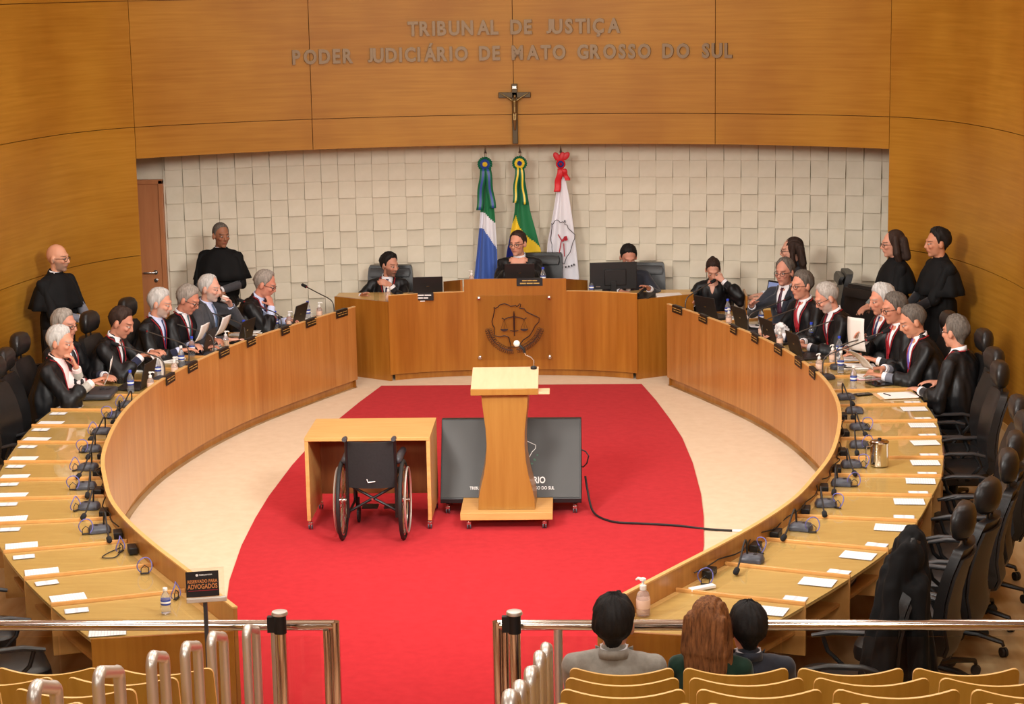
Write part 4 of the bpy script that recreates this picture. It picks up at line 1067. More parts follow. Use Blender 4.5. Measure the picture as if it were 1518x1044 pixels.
    for s in (-1, 1):
        k = np.clip(1.25-(((x-s*.034)/.018)**2+((z-.003)/.0085)**2), 0, 1)*(y > .06); k *= .85; tint = tint*(1-k[:, None])+np.array(S(58, 38, 32)[:3])*k[:, None]
        k = np.clip(1.2-(((x-s*.035)/.024)**2+((z-.027-(.01-abs(0))*0)/.0065)**2), 0, 1)*(y > .055); bcol = np.array(HAIRC[hairc if not bald else 'darkgrey'][0][:3]); tint = tint*(1-k[:, None]*.75)+bcol*k[:, None]*.75
    at = me.attributes.new('tint', 'FLOAT_COLOR', 'POINT'); at.data.foreach_set('color', np.concatenate([tint, np.ones((n, 1))], 1).astype('f').ravel())
    me.materials.append(SKIN)
    root = bpy.data.objects.new('person', me); COL.objects.link(root); root.location = loc; root.rotation_euler = (0, 0, yaw); root.scale = (sc, sc, sc)
    tag(root, label, 'person', group)
    def part(name, mesh, mats=None):
        if mats is not None: mesh.materials.append(mats)
        o = bpy.data.objects.new(name, mesh); COL.objects.link(o); o.parent = root; return o
    def bpart(name, mb, mats, **k): return mb.build(name, mats, root, **k)
    for s in (-1, 1): bpart('eye', MB().ellip(H(s*.034, .0862, .002), (.0118, .0120, .0085), 10, 7, Rh, 0).ellip(H(s*.034, .0948, .002), (.0062, .0050, .0066), 8, 6, Rh, 1), [EYEW, EYED])
    # hair
    def shell(mm, edge, top, th, az0=0):
        NA, NR = 64, 12; vs, fs = [], []; q0 = edge[0][0]
        closed = top is None
        for i in range(NA+(0 if closed else 1)):
            az = (2*pi*i/NA) if closed else radians(q0)+(2*pi-2*radians(q0))*i/NA
            dg = abs((math.degrees(az)+180) % 360-180); zl = lerp(edge, dg)+.010*noise.noise(V((az*7, yaw, 0)))
            e0 = math.asin(max(-.97, min(.98, (zl-.028)/.098))) if zl > -.067 else -1.33; e1 = pi/2 if closed else math.asin(min(.95, (top-.028+.02*noise.noise(V((az, 1, 2))))/.098))
            for j in range(NR):
                e = e0+(e1-e0)*j/(NR-1)
                tt = th*min(1, .04+j*.24)*(1 if closed else min(1, .06+(NR-1-j)*.28)); nz = .45*noise.noise(V((sin(az)*3, cos(az)*3, e*3+yaw)))+.35*noise.noise(V((az*9, e*2.5, yaw)))
                k = 1+(tt*(1+nz))/.088+.012
                if j == 0: k = .96
                ce = max(cos(e), .62) if e < 0 else cos(e); vs.append(H(.078*fw_*k*ce*sin(az), -.012+.099*k*ce*cos(az), (.028+.098*k*sin(e)) if zl > -.067 or e > -.3 else .028+.098*k*sin(-.3)+(zl-.028-.098*sin(-.3))*(-.3-e)/1.03))
        NN = NA if closed else NA+1
        for i in range(NA):
            for j in range(NR-1): fs.append((i*NR+j, ((i+1) % NN)*NR+j, ((i+1) % NN)*NR+j+1, i*NR+j+1))
        return mm.add(vs, fs)
    hm = hair_mat(hairc)
    if hair in ('short', 'full', 'receding', 'fringe'):
        e, t = HSTYLE[hair]; mm = shell(MB(), e, t, hth); bpart('hair', mm, hm, ang=80)
    elif hair == 'long':
        mm = MB(); er2 = lambda c, r: mm.ellip(H(*c), [q*hs for q in r], 16, 10, Rh)
        er2((0, -.03, .045), (.088, .097, .095)); 
        for s in (-1, 1):
            mm.caps(H(s*.06, -.01, .07), H(s*.085, .0, -.08), .035, .03, 10); mm.caps(H(s*.085, .0, -.08), H(s*.085, -.03, -.25), .032, .035, 10)
        for dx in (-.07, -.035, 0, .035, .07):
            mm.caps(H(dx, -.085, .03), H(dx*1.15, -.10, -.12), .045, .045, 10); mm.caps(H(dx*1.15, -.10, -.12), H(dx*1.0+.02, -.115, -.32-.05*(dx == 0)), .042, .022, 10)
        me2, c2 = union(mm, .010, 3)
        lx = (c2-np.array(Hc, 'f')) @ np.array(Rh, 'f'); push(me2, c2, (.0045*np.sin(lx[:, 0]*230+c2[:, 2]*9+2*np.sin(c2[:, 2]*14)))[:, None])
        part('hair', me2, hm)
    elif hair == 'bob':
        mm = MB(); er2 = lambda c, r: mm.ellip(H(*c), [q*hs for q in r], 16, 10, Rh)
        er2((0, -.03, .045), (.092, .097, .095))
        for s in (-1, 1): mm.caps(H(s*.07, -.01, .07), H(s*.095, -.01, -.08), .035, .045, 10); mm.caps(H(s*.095, -.01, -.08), H(s*.08, -.03, -.15), .045, .035, 10)
        for dx in (-.06, 0, .06): mm.caps(H(dx, -.09, .03), H(dx*1.2, -.11, -.12), .05, .05, 10)
        me2, c2 = union(mm, .010, 3); part('hair', me2, hm)
    elif hair == 'tied':
        e, t = HSTYLE['full']; mm = shell(MB(), e, t, .010); mm.ellip(H(0, -.125, .05), (.035, .03, .035)); bpart('hair', mm, hm, ang=80)
    # clothes
    M_ = {'gown': GOWN, 'cape': CAPE}.get(outfit, SUITS.get(suit)); m = MB()
    k = .90 if female else 1.
    R3 = Matrix((X, F, U)).transposed()
    m.ellip(Hp+U*.33-F*.01, (.205*k, .145, .24), 18, 12, R3); m.ellip(Hp+U*.12+F*.015, (.195*k, .155, .20), 18, 12, R3)
    m.caps(nb-U*.005-F*.012, nb-U*.10, .066, .10, 12)
    if outfit == 'gown': m.ellip(Hp+U*.21-F*.005, (.250*k, .160, .29), 18, 12, R3)
    for s in (-1, 1):
        el, wq = arms[s]; f = wq-el
        m.caps(nb-U*.055+X*s*.03-F*.01, sh[s]+U*.005, .068*k, .064*k, 12); m.caps(sh[s], el, .066*k, .062*k, 12)
        if outfit == 'gown':
            m.caps(el, el+f*.42, .062, .072, 12); m.caps(el+V((0, 0, -.05)), el+f*.40+V((0, 0, -.085)), .050, .042, 10); m.caps(sh[s]+(el-sh[s])*.55+V((0, 0, -.03)), el+V((0, 0, -.085)), .055, .050, 10)
        elif outfit == 'jacket': m.caps(el, el+f*.86, .064*k, .047*k, 12)
    if stand:
        lo = .30 if outfit != 'jacket' else .80
        m.caps(Hp+U*.1, V((0, 0, lo+.18)), .17*k, .185*k, 16); m.ellip(V((0, 0, lo+.14)), (.21*k, .17, .14))
    elif outfit != 'jacket':
        for s in (-1, 1): m.caps(Hp+V((s*.08, 0, .01)), kn[s]+V((0, 0, .0)), .110, .080, 12); m.caps(kn[s], kn[s]+V((0, .0, -.22)), .085, .08, 12)
        m.caps(Hp+V((0, .10, -.0)), Hp+V((0, .34, -.02)), .11, .09, 12)
    else:
        for s in (-1, 1): m.caps(Hp+V((s*.08, 0, 0)), Hp+V((s*.09, .12, .0)), .125, .11, 12)
    me2, c2 = union(m, .0125, 3)
    sat = outfit == 'gown'
    amp = .016 if outfit != 'jacket' else .006
    nn = np.array([[(abs(noise.noise(V((a*9+yaw*3, b*9, c*2.6))))*1.6-.35+.6*noise.noise(V((a*21, b*21+yaw, c*6))))*amp] for a, b, c in c2.tolist()])
    c2 = push(me2, c2, nn)
    bv = BVHTree.FromPolygons([V(q) for q in c2.tolist()], [tuple(p.vertices) for p in me2.polygons])
    part({'gown': 'gown', 'cape': 'gown', 'jacket': 'jacket'}[outfit], me2, M_)
    def chest(x, s, off=.005):
        o_ = Hp+X*x+U*s+F*.7; h = bv.ray_cast(o_, -F)
        return (h[0] if h[0] is not None and (h[0]-Hp).dot(F) > -.08 else Hp+X*x+U*s+F*.02)+F*off
    st = shirt or SHIRTW
    if outfit != 'cape' or True:
        vl = (.30 if outfit != 'cape' else .42) if not neckskin else .44; vw = .7 if neckskin else 1.
        rows = 9; vs, fs = [], []
        for j in range(rows):
            v = j/(rows-1); s_ = .575+(vl-.575)*v; hw = (.064*(1-v)**.75+.003)*vw
            for i in range(7): vs.append(chest(-hw+2*hw*i/6, s_, .004))
        for j in range(rows-1):
            for i in range(6): q = j*7+i; fs.append((q, q+1, q+8, q+7))
        o = bpart('shirt' if not neckskin else 'neckline', MB().add(vs, fs), st if not neckskin else mat('neck skin %d %d %d' % tone, S(*tone), .5)); sd = o.modifiers.new('thickness', 'SOLIDIFY'); sd.thickness = .006; sd.offset = 0
        if collar and not neckskin:
            cm = MB(); rings = []
            for (r, hgt) in ((.066, -.012), (.063, .03)):
                rings.append([nb+X*r*sin(q)+F*(r*cos(q)-.008)+U*(hgt-.010*cos(q)) for q in [2*pi*i/20 for i in range(20)]])
            o = bpart('shirt_collar', cm.loft(rings, cap=False), st); sd = o.modifiers.new('thickness', 'SOLIDIFY'); sd.thickness = .005
        if tie:
            vs, fs = [], []
            for j in range(9):
                v = j/8; s_ = .562+(vl-.552)*v; hw = .011+.017*min(1, abs(v-.06)*1.6) if v > .05 else .017
                hw = min(hw, .064*(1-v)**.75+.004) if outfit == 'cape' else hw
                for i in (-1, 0, 1): vs.append(chest(i*hw, s_, .012+(.004 if i == 0 else 0)))
            for j in range(8):
                for i in range(2): q = j*3+i; fs.append((q, q+1, q+4, q+3))
            o = bpart('tie', MB().add(vs, fs), TIES[tie]); sd = o.modifiers.new('thickness', 'SOLIDIFY'); sd.thickness = .006
    if outfit == 'gown' and cord:
        cm = MB()
        for s in (-1, 1):
            P = [nb-F*.075+U*.0+X*s*.03, nb+X*s*.078-F*.02+U*.0]
            for j in range(7): v = j/6; P.append(chest(s*(.074*(1-v)**.8+.014), .56+(.30-.56)*v, .010))
            for j in range(1, 4): P.append(chest(s*(.014+.012*j), .30-.075*j, .010))
            cm.tube(P, .0055, 6)
        bpart('red_cord', cm, REDCORD)
    if outfit == 'jacket':
        lm = MB()
        for s in (-1, 1):
            vs, fs = [], []
            for j in range(8):
                v = j/7; s_ = .57+(vl-.57)*v; a0 = .064*(1-v)**.75+.004; b0 = a0+.012+.045*sin(pi*min(1, (1-v)*1.1)*.9+.1)
                vs += [chest(s*a0, s_, .009), chest(s*b0, s_, .007)]
            for j in range(7): fs.append((2*j, 2*j+1, 2*j+3, 2*j+2))
            lm.add(vs, fs)
        o = bpart('lapels', lm, M_); sd = o.modifiers.new('thickness', 'SOLIDIFY'); sd.thickness = .005
        cm = MB(); rings = []
        for (r, hgt) in ((.078, -.035), (.069, .010)): rings.append([nb+X*r*sin(q)+F*(r*cos(q)-.014)+U*(hgt+.012-.028*cos(q)) for q in [2*pi*i/20 for i in range(20)]])
        o = bpart('jacket_collar', cm.loft(rings, cap=False), M_); sd = o.modifiers.new('thickness', 'SOLIDIFY'); sd.thickness = .006
    if outfit == 'cape':
        n = 56; rings = []
        for (s_, rx, ry, am) in ((.575, .064, .062, 0), (.545, .090, .080, 0), (.515, .150, .100, .0), (.48, .205, .125, .008), (.42, .246, .158, .015), (.36, .268, .176, .025), (.30, .288, .192, .035), (.235, .308, .206, .05)):
            rings.append([Hp+U*s_+X*rx*k*sin(q)*(1+am*sin(9*q+1+yaw))+F*(ry*cos(q)*(1+am*1.6*sin(9*q+1+yaw))-.005) for q in [2*pi*i/n for i in range(n)]])
        o = bpart('cape', MB().loft(rings, cap=False), CAPE, ang=80); sd = o.modifiers.new('thickness', 'SOLIDIFY'); sd.thickness = .006; sd.offset = 1
    if sleeve and outfit in ('gown', 'cape'):
        for s in (-1, 1):
            el, wq = arms[s]; f = wq-el
            bpart('sleeve', (MB().caps(el+f*.28, el+f*.86, .047, .042, 12) if outfit == 'gown' else MB().caps(el+(sh[s]-el)*.5, el, .056, .054, 12).caps(el, el+f*.86, .054, .043, 12)), SUITS[suit])
    if outfit != 'cape' or True:
        for s in (-1, 1):
            el, wq = arms[s]; f = (wq-el)
            if suit not in ('green', 'patterned'): bpart('cuff', MB().tube([el+f*.84, el+f*.90, el+f*.965], [.040, .041, .038], 12), st)
    lm = MB()
    for s in (-1, 1):
        lm.caps(Hp+V((s*.09, 0, -.01)), kn[s], .098, .072, 12); lm.caps(kn[s], an[s]+V((0, 0, .0)), .07, .058, 12)
        bpart('shoe', MB().caps(an[s]+V((0, -.035, -.048)), an[s]+V((0, .16, -.058)), .042, .034, 10), SHOE)
    bpart('trousers', lm, TROUS)
    if glasses:
        g = MB()
        for s in (-1, 1):
            g.tube([H(s*.034+.023*cos(q), .103-.008*abs(cos(q))*(1 if cos(q)*s > 0 else 0), -.001+.017*sin(q)) for q in [2*pi*i/18 for i in range(18)]], .0024, 6, closed=True)
            g.tube([H(s*.056, .096, .006), H(s*.079, .04, .006), H(s*.083, -.005, .004)], .0023, 6)
        g.tube([H(-.011, .107, .002), H(0, .112, .004), H(.011, .107, .002)], .0022, 6); bpart('glasses', g, GLASSM)
    PEOPLE.append(root); root['_'] = 0; del root['_']
    W = Matrix.Translation(V(loc)) @ Matrix.Rotation(yaw, 4, 'Z') @ Matrix.Diagonal((sc, sc, sc, 1))
    return root, W, arms, H
def ring_person(s, k, o, label, turn=0., **kw):
    p = RP(s, k, o, 0); return person(p, RYAW(s, k)+radians(turn), label, **kw)
G = 'judges seated at the bench wings'
# ---- left wing, from the far end
L1 = ring_person(-1, 16.45, .86, 'grey haired man with glasses resting his mouth on his fist, blue shirt under black robe', turn=8, lean=26, head=(4, -22), RH=('H', .03, .135, -.165), Rdir=(-.2, -.35, .9), Rup=(.4, .8, .2), Rc=1.6, LH=(-0.2, 0.47, 0.79), Lc=.5, suit='blueshirt', shirt=SHIRTB, tie='navy', hair='receding', hairc='grey', glasses=True, tone=(214, 150, 128))
L2 = ring_person(-1, 15.35, .86, 'white haired balding man in dark suit drinking from a small white cup', lean=10, head=(0, -8), outfit='jacket', suit='darkgrey', shirt=SHIRTB, tie='steel', LH=('H', -.085, .185, -.14), Ldir=(.45, .05, .55), Lup=(-.9, .4, .2), Lc=1.1, RH=(0.2, 0.42, 0.79), hair='receding', hairc='white', hth=.008, beard='silver', tone=(226, 176, 156))
L3 = ring_person(-1, 14.5, .88, 'grey haired judge with glasses and teal tie looking down at his papers', lean=17, head=(0, -26), RH=(0.13, 0.437, 0.79), LH=(-0.14, 0.42, 0.82), Rdir=(-.5, .7, .1), Ldir=(.5, .7, .1), Rc=.9, Lc=.9, suit='black', tie='teal', hair='full', hairc='grey', glasses=True, tone=(210, 146, 122))
L4 = ring_person(-1, 13.95, .94, 'white haired bearded judge holding papers, second from the seated dark haired reader', lean=14, head=(4, -14), RH=(0.1, 0.42, 0.82), LH=(-0.12, 0.437, 0.83), Rdir=(-.45, .8, .1), Ldir=(.45, .8, .1), Rc=.8, Lc=.8, suit='navy', shirt=SHIRTB, tie='navy', hair='full', hairc='white', beard='silver', tone=(220, 164, 140))
L5 = ring_person(-1, 12.4, .95, 'dark haired judge reading a paper held in both hands, navy suit sleeves', lean=20, head=(0, -24), RH=(0.1, 0.48, 0.94), LH=(-0.1, 0.5, 0.94), Rdir=(-.35, .8, .2), Ldir=(.35, .8, .2), Rc=.8, Lc=.8, suit='navy', tie='black', hair='short', hairc='darkbrown', tone=(204, 146, 122))
L6 = ring_person(-1, 11.75, 1.12, 'grey brown haired man with glasses half hidden behind the white haired man', turn=-12, lean=4, head=(0, -6), suit='navy', tie='black', hair='full', hairc='grey', glasses=True, RH=(0.18, 0.353, 0.79), LH=(-0.18, 0.353, 0.79), tone=(204, 148, 126))
L7 = ring_person(-1, 10.5, .96, 'white haired judge with a hand at his chin and a paper in the other', turn=2, lean=13, head=(-8, -10), RH=(0.1, 0.46, 0.93), Rdir=(-.2, .8, .3), Rc=.9, LH=('H', -.02, .145, -.18), Ldir=(.12, -.3, 1), Lup=(-.3, .9, .1), Lc=1.3, suit='beige', shirt=SHIRTP, tie=None, cord=True, hair='full', hairc='white', tone=(216, 156, 130))
# ---- right wing, from the far end
R1 = ring_person(1, 16.55, .98, 'grey haired man with glasses and dark suit gesturing at the right wing', turn=30, lean=8, head=(8, -4), outfit='jacket', suit='charcoal', tie='dark', RH=(0.1, 0.5, 0.96), Rdir=(-.4, .6, .5), Rup=(.6, .2, .6), Rc=.7, LH=(-0.22, 0.42, 0.79), hair='receding', hairc='darkgrey', glasses=True, tone=(206, 150, 130))
R2 = ring_person(1, 15.25, .84, 'dark grey haired judge with glasses looking left, hand on the desk', turn=14, lean=14, head=(4, -4), RH=(0.16, 0.437, 0.79), LH=(-0.1, 0.47, 0.79), suit='navy', tie='red', hair='full', hairc='darkgrey', glasses=True, tone=(214, 156, 132))
R3 = ring_person(1, 14.15, .88, 'grey bearded balding judge with glasses reading at the desk', lean=18, head=(2, -28), RH=(0.14, 0.437, 0.79), LH=(-0.1, 0.454, 0.79), Rc=.8, Lc=.8, suit='black', tie='dark', hair='receding', hairc='silver', beard='silver', glasses=True, tone=(222, 162, 138))
R4 = ring_person(1, 13.45, 1.12, 'white haired judge behind the man holding up a sheet of paper', turn=6, lean=9, head=(4, -10), RH=(0.18, 0.386, 0.79), LH=(-0.16, 0.386, 0.79), suit='navy', tie='navy', hair='full', hairc='white', hth=.022, tone=(214, 152, 126))
R5 = ring_person(1, 12.7, 1.10, 'brown grey haired judge with glasses and red tie holding up a sheet of paper', turn=4, lean=11, head=(2, -12), RH=(0.08, 0.4, 0.98), Rdir=(-.35, .75, .45), Rup=(.75, .2, .5), Rc=.8, LH=(-0.14, 0.37, 0.82), suit='black', tie='red', hair='full', hairc='darkgrey', glasses=True, tone=(210, 148, 122))
R6 = ring_person(1, 11.65, 1.10, 'judge with short greying hair and violet tie turning over a page', lean=13, head=(2, -22), RH=(0.1, 0.412, 0.82), LH=(-0.08, 0.462, 0.79), Rdir=(-.35, .85, .1), Rc=.7, Lc=.5, suit='midgrey', tie='violet', hair='short', hairc='darkgrey', tone=(208, 150, 122))
R7 = ring_person(1, 10.45, 1.17, 'dark grey haired judge with glasses seen from behind, nearest on the right wing', turn=-36, lean=6, head=(-12, -4), RH=(0.2, 0.302, 0.79), LH=(-0.2, 0.302, 0.79), suit='black', tie=None, hair='full', hairc='darkgrey', glasses=True, tone=(206, 150, 126))
# ---- behind the presiding bench
D1 = person((-1.46, 22.05, .0), pi+radians(2), 'bearded dark haired man in black robe looking aside at the left of the presiding bench', seat=.40, lean=10, sc=.98, head=(48, -8), LH=(-.05, .31, .98), Ldir=(.6, .4, .35), Lup=(-.3, .8, .4), Lc=1.3, RH=(.27, .42, .88), suit='black', tie='navy', hair='short', hairc='black', hth=.020, beard='black', tone=(206, 152, 130))
D2 = person((.045, 22.06, .12), pi, 'presiding man with glasses and clasped hands in the middle of the bench', seat=.45, lean=10, head=(-24, -4), RH=(.05, .36, 1.035), LH=(-.05, .36, 1.035), Rdir=(-.75, .35, .45), Ldir=(.75, .35, .45), Rup=(.3, .8, .4), Lup=(-.3, .8, .4), Rc=1.1, Lc=1.1, suit='black', tie='black', hair='short', hairc='darkbrown', hth=.010, glasses=True, tone=(224, 166, 142), cord=False)
D3 = person((1.25, 22.02, .0), pi+radians(4), 'dark haired man looking down behind the large monitor', seat=.43, lean=12, head=(6, -26), outfit='jacket', suit='charcoal', tie=None, RH=(.10, .52, .88), LH=(-.20, .48, .90), Rdir=(-.6, .7, 0), hair='short', hairc='black', tone=(202, 144, 122))
D4 = person((2.22, 21.86, .0), pi-radians(6), 'dark haired woman in black robe leaning her forehead on one hand', seat=.40, lean=18, sc=.97, head=(6, -30), outfit='gown', cord=False, tie=None, neckskin=True, suit='black', LH=('H', -.10, .125, -.05), Ldir=(.6, -.05, .5), Lup=(-.1, .9, .3), Lc=.6, RH=(.20, .46, .80), hair='tied', hairc='darkbrown', female=True, tone=(216, 164, 142))
D5 = person((3.12, 21.52, .0), radians(84), 'woman with long dark hair and glasses in black, behind the right wing', seat=.50, lean=3, head=(4, -4), outfit='jacket', suit='black', tie=None, neckskin=True, collar=False, RH=(.14, .38, .80), LH=(-.14, .38, .80), hair='long', hairc='darkbrown', female=True, glasses=True, tone=(222, 172, 150))
# ---- standing attendants in capes
A1 = person((-4.44, 19.05, 0), radians(-112), 'bald man with glasses standing in a black cape by the left wall', stand=True, lean=2, head=(10, -3), outfit='cape', suit='midgrey', tie='black', RH=(.05, .34, 1.06), LH=(-.05, .345, 1.04), Rdir=(-.6, .5, -.3), Ldir=(.6, .5, -.3), Rup=(.3, .8, .4), Lup=(-.3, .8, .4), Rc=.9, Lc=.9, hair=None, hairc='darkgrey', bald=True, beard='darkgrey', glasses=True, tone=(214, 160, 132))
A2 = person((-3.26, 21.50, 0), radians(176), 'man with cropped hair in a black cape half seated against the tiled wall', seat=.74, lean=1, head=(40, -6), outfit='cape', suit='darkgrey', tie='black', RH=(.05, .27, .97), LH=(-.05, .28, .97), Rdir=(-.8, .3, -.1), Ldir=(.8, .3, -.1), Rup=(.2, .7, .6), Lup=(-.2, .7, .6), Rc=.8, Lc=.8, hair='short', hairc='darkgrey', hth=.004, tone=(160, 112, 86))
A3 = person((3.95, 19.80, 0), radians(98), 'woman with brown bob and glasses standing in a black cape by the right wall', stand=True, lean=1, head=(0, -4), outfit='cape', suit='patterned', tie=None, neckskin=True, RH=(.05, .27, 1.0), LH=(-.06, .27, .99), Rdir=(-.5, .6, -.2), Ldir=(.5, .6, -.2), hair='bob', hairc='darkbrown', female=True, glasses=True, tone=(214, 160, 136), sc=1.0)
A4 = person((4.32, 19.35, 0), radians(104), 'dark haired man standing in a long black cape by the right wall', stand=True, lean=1, head=(-4, -3), outfit='cape', suit='black', tie=None, neckskin=True, RH=(.05, .33, 1.0), LH=(-.05, .335, .99), Rdir=(-.6, .5, -.3), Ldir=(.6, .5, -.3), Rup=(.3, .8, .4), Lup=(-.3, .8, .4), hair='short', hairc='black', hth=.018, tone=(200, 142, 112), sc=1.04)
# ---- three people in the front row, seen from behind
zf = TZ(0)
person((1.10, 8.98, zf), radians(-3), 'man with thick black hair and grey suit seated in the front row', seat=.37, lean=-15, Rpole=(.3, -.5, -.8), Lpole=(-.3, -.5, -.8), head=(-4, 4), outfit='jacket', suit='grey', tie=None, RH=(.16, .30, .56), LH=(-.16, .30, .56), hair='full', neck=.122, hairc='black', hth=.022, tone=(212, 158, 132), sc=1.0, collar=True)
person((1.555, 8.97, zf-.0), radians(-6), 'woman with long auburn hair and dark green top seated in the front row', seat=.42, lean=-9, Rpole=(.3, -.5, -.8), Lpole=(-.3, -.5, -.8), head=(-16, 0), outfit='jacket', suit='green', tie=None, neckskin=True, collar=False, RH=(.20, .34, .60), LH=(-.20, .34, .60), hair='long', hairc='auburn', female=True, tone=(220, 170, 146), sc=.92)
person((1.725, 9.12, zf), radians(4), 'man with curly black hair and charcoal jacket seated in the front row', seat=.36, lean=-13, Rpole=(.3, -.5, -.8), Lpole=(-.3, -.5, -.8), head=(6, -2), outfit='jacket', suit='charcoal', tie=None, RH=(.22, .34, .60), LH=(-.22, .34, .60), hair='full', neck=.122, hairc='black', hth=.020, tone=(206, 150, 124), sc=.93, collar=True)

# ================================================================== THINGS ON THE BENCHES
def at_ring(s, k, o, z=DZ+.0008): return RP(s, k, o, z)
# ---- name plates hung over the ledge
def make_plate():
    t = empty('name_plate', (0, 0, 0), 0, 'x', 'name plate')
    MB().box((0, .007, -.034), (.245, .006, .078)).build('plate', BLACKP, t, bev=.001); MB().box((0, -.012, .006), (.22, .036, .004)).build('hook', BLACKP, t)
    m = MB()
    for z, segs in ((-.022, (-.055, .058)), (-.046, (-.078, -.012, .058))):
        for i, x in enumerate(segs): m.box((x, .0105, z), (.055 if len(segs) == 3 else .095, .001, .008))
    m.build('gold_print', GOLD, t); return t
PLATE = Kind(make_plate())
for s, ks in ((-1, (17.5, 16.45, 15.65, 14.55, 13.6, 12.35, 11.4)), (1, (17.55, 16.5, 15.35, 14.5, 13.45, 12.35, 11.5))):
    for i, k in enumerate(ks):
        PLATE.put(RP(s, k, 0, LZ+.006) , RYAW(s, k), 'black gold-lettered name plate, %s from the far end of the %s ledge' % (ORD[i], WING[s]), 'name plates on the bench ledges')
for x, z, l1, l2, lab in ((-1.005, .962, .24, .17, 'black name plate with white lines in front of the bearded man'), (.185, 1.094, .17, .22, 'black name plate with gold lines in front of the presiding man')):
    t = empty('name_plate', (x, DFY(x)-.004, z), 0, lab, 'name plate', 'name plates on the presiding bench')
    MB().box((0, -.003, -.038), (.285, .006, .085)).build('plate', BLACKP, t, bev=.001); MB().box((0, .016, .003), (.27, .04, .004)).build('hook', BLACKP, t)
    mt = WHITEI if x < 0 else GOLD; m = MB()
    for zz, L, n in ((-.022, l1, 3), (-.052, l2, 3)):
        for i in range(n): m.box((-L/2+L*(i+.5)/n, -.0068, zz), (L/n*.9, .001, .013))
    m.build('print_lines', mt, t)
# ---- bottles
def make_bottle(cap, name):
    t = empty(name, (0, 0, 0), 0, 'x', 'bottle')
    MB().lathe([(.022, .0), (.029, .004), (.030, .012), (.030, .06), (.028, .066), (.030, .072), (.030, .115), (.027, .135), (.018, .158), (.0125, .170), (.0125, .184)], n=18).build('body', PETM, t, ang=50)
    MB().lathe([(.0135, .183), (.0150, .184), (.0150, .203), (.013, .205)], n=16).build('cap', cap, t)
    MB().lathe([(.0306, .072), (.0310, .073), (.0310, .112), (.0306, .113)], n=18).build('label', BLUEL, t)
    MB().lathe([(.0312, .086), (.0313, .087), (.0313, .100), (.0312, .101)], n=18).build('label_band', WHITEI, t); return t
BB, BW = Kind(make_bottle(BLUEC, 'water_bottle')), Kind(make_bottle(WHITEP, 'water_bottle'))
for i, (s, k, o, c) in enumerate(((-1, 17.6, .45, 0), (-1, 16.5, .43, 0), (-1, 15.55, .43, 0), (-1, 14.0, .45, 0), (-1, 13.2, .32, 1), (-1, 12.25, .31, 1), (-1, 11.2, .32, 0), (1, 17.35, .52, 0), (1, 16.45, .62, 0), (1, 15.45, .74, 0), (1, 14.75, .64, 0), (1, 13.5, .60, 0), (1, 12.3, .38, 1), (1, 11.15, .31, 1))):
    j = i if s < 0 else i-7
    (BW if c else BB).put(at_ring(s, k, o), 0, 'clear water bottle with %s cap, %s from the far end of the %s wing' % (('blue', 'white')[c], ORD[j], WING[s]), 'water bottles on the benches')
nb_ = BW.put(at_ring(-1, .5, .26), 0, 'short clear water bottle with white cap, alone on the nearest left desk', 'water bottles on the benches'); nb_.scale = (.95, .95, .74)
BB.put((.33, DFY(.33)+.09, 1.001), 0, 'water bottle with blue label beside the presiding man', 'water bottles on the benches')
BB.put((.86, 21.48, .866), 0, 'water bottle with blue cap left of the large monitor', 'water bottles on the benches')
lb = BB.put(RP(1, 1.45, .64, .5945+.031), 0, 'water bottle lying in the open shelf of the right wing', 'water bottles on the benches'); lb.rotation_euler = (pi/2, 0, RYAW(1, 1.45)+1.9)
# ---- hand sanitizers
def make_san():
    t = empty('hand_sanitizer', (0, 0, 0), 0, 'x', 'dispenser')
    MB().lathe([(.026, 0), (.031, .004), (.032, .02), (.031, .085), (.026, .105), (.014, .117), (.0125, .122)], n=18).build('body', GELM, t, ang=50)
    m = MB(); m.lathe([(.0150, .120), (.0155, .121), (.0155, .140), (.009, .144), (.006, .146), (.006, .160), (.014, .162), (.014, .172), (.008, .175)], n=14); m.tube([(0, 0, .167), (0, .028, .168), (0, .038, .160)], [.007, .006, .005], 8); m.build('pump', WHITEP, t)
    MB().lathe([(.0322, .035), (.0326, .036), (.0326, .075), (.0322, .076)], n=18).build('label', mat('pale label', S(226, 190, 168), .5), t); return t
SAN = Kind(make_san())
for i, (s, k, o) in enumerate(((-1, 17.85, .40), (-1, 16.8, .38), (-1, 14.8, .36), (-1, 12.55, .22), (-1, 11.35, .17), (1, 17.85, .42), (1, 16.7, .34), (1, 15.5, .34), (1, 14.6, .28), (1, 13.1, .45), (1, 12.42, .20))):
    j = i if s < 0 else i-5
    SAN.put(at_ring(s, k, o), RYAW(s, k)+.6, 'hand sanitizer pump bottle, %s from the far end of the %s wing' % (ORD[j], WING[s]), 'hand sanitizers on the benches')
sn = SAN.put(at_ring(1, .38, .09), .9, 'large clear hand sanitizer bottle at the front corner of the right wing', 'hand sanitizers on the benches'); sn.scale = (1.25, 1.25, 1.25)
SAN.put((-.46, DFY(.46)+.12, 1.001), 1., 'hand sanitizer bottle on the raised middle of the presiding bench', 'hand sanitizers on the benches')
SAN.put((-1.36, 21.14, .866), 1., 'hand sanitizer bottle in front of the bearded man', 'hand sanitizers on the benches')
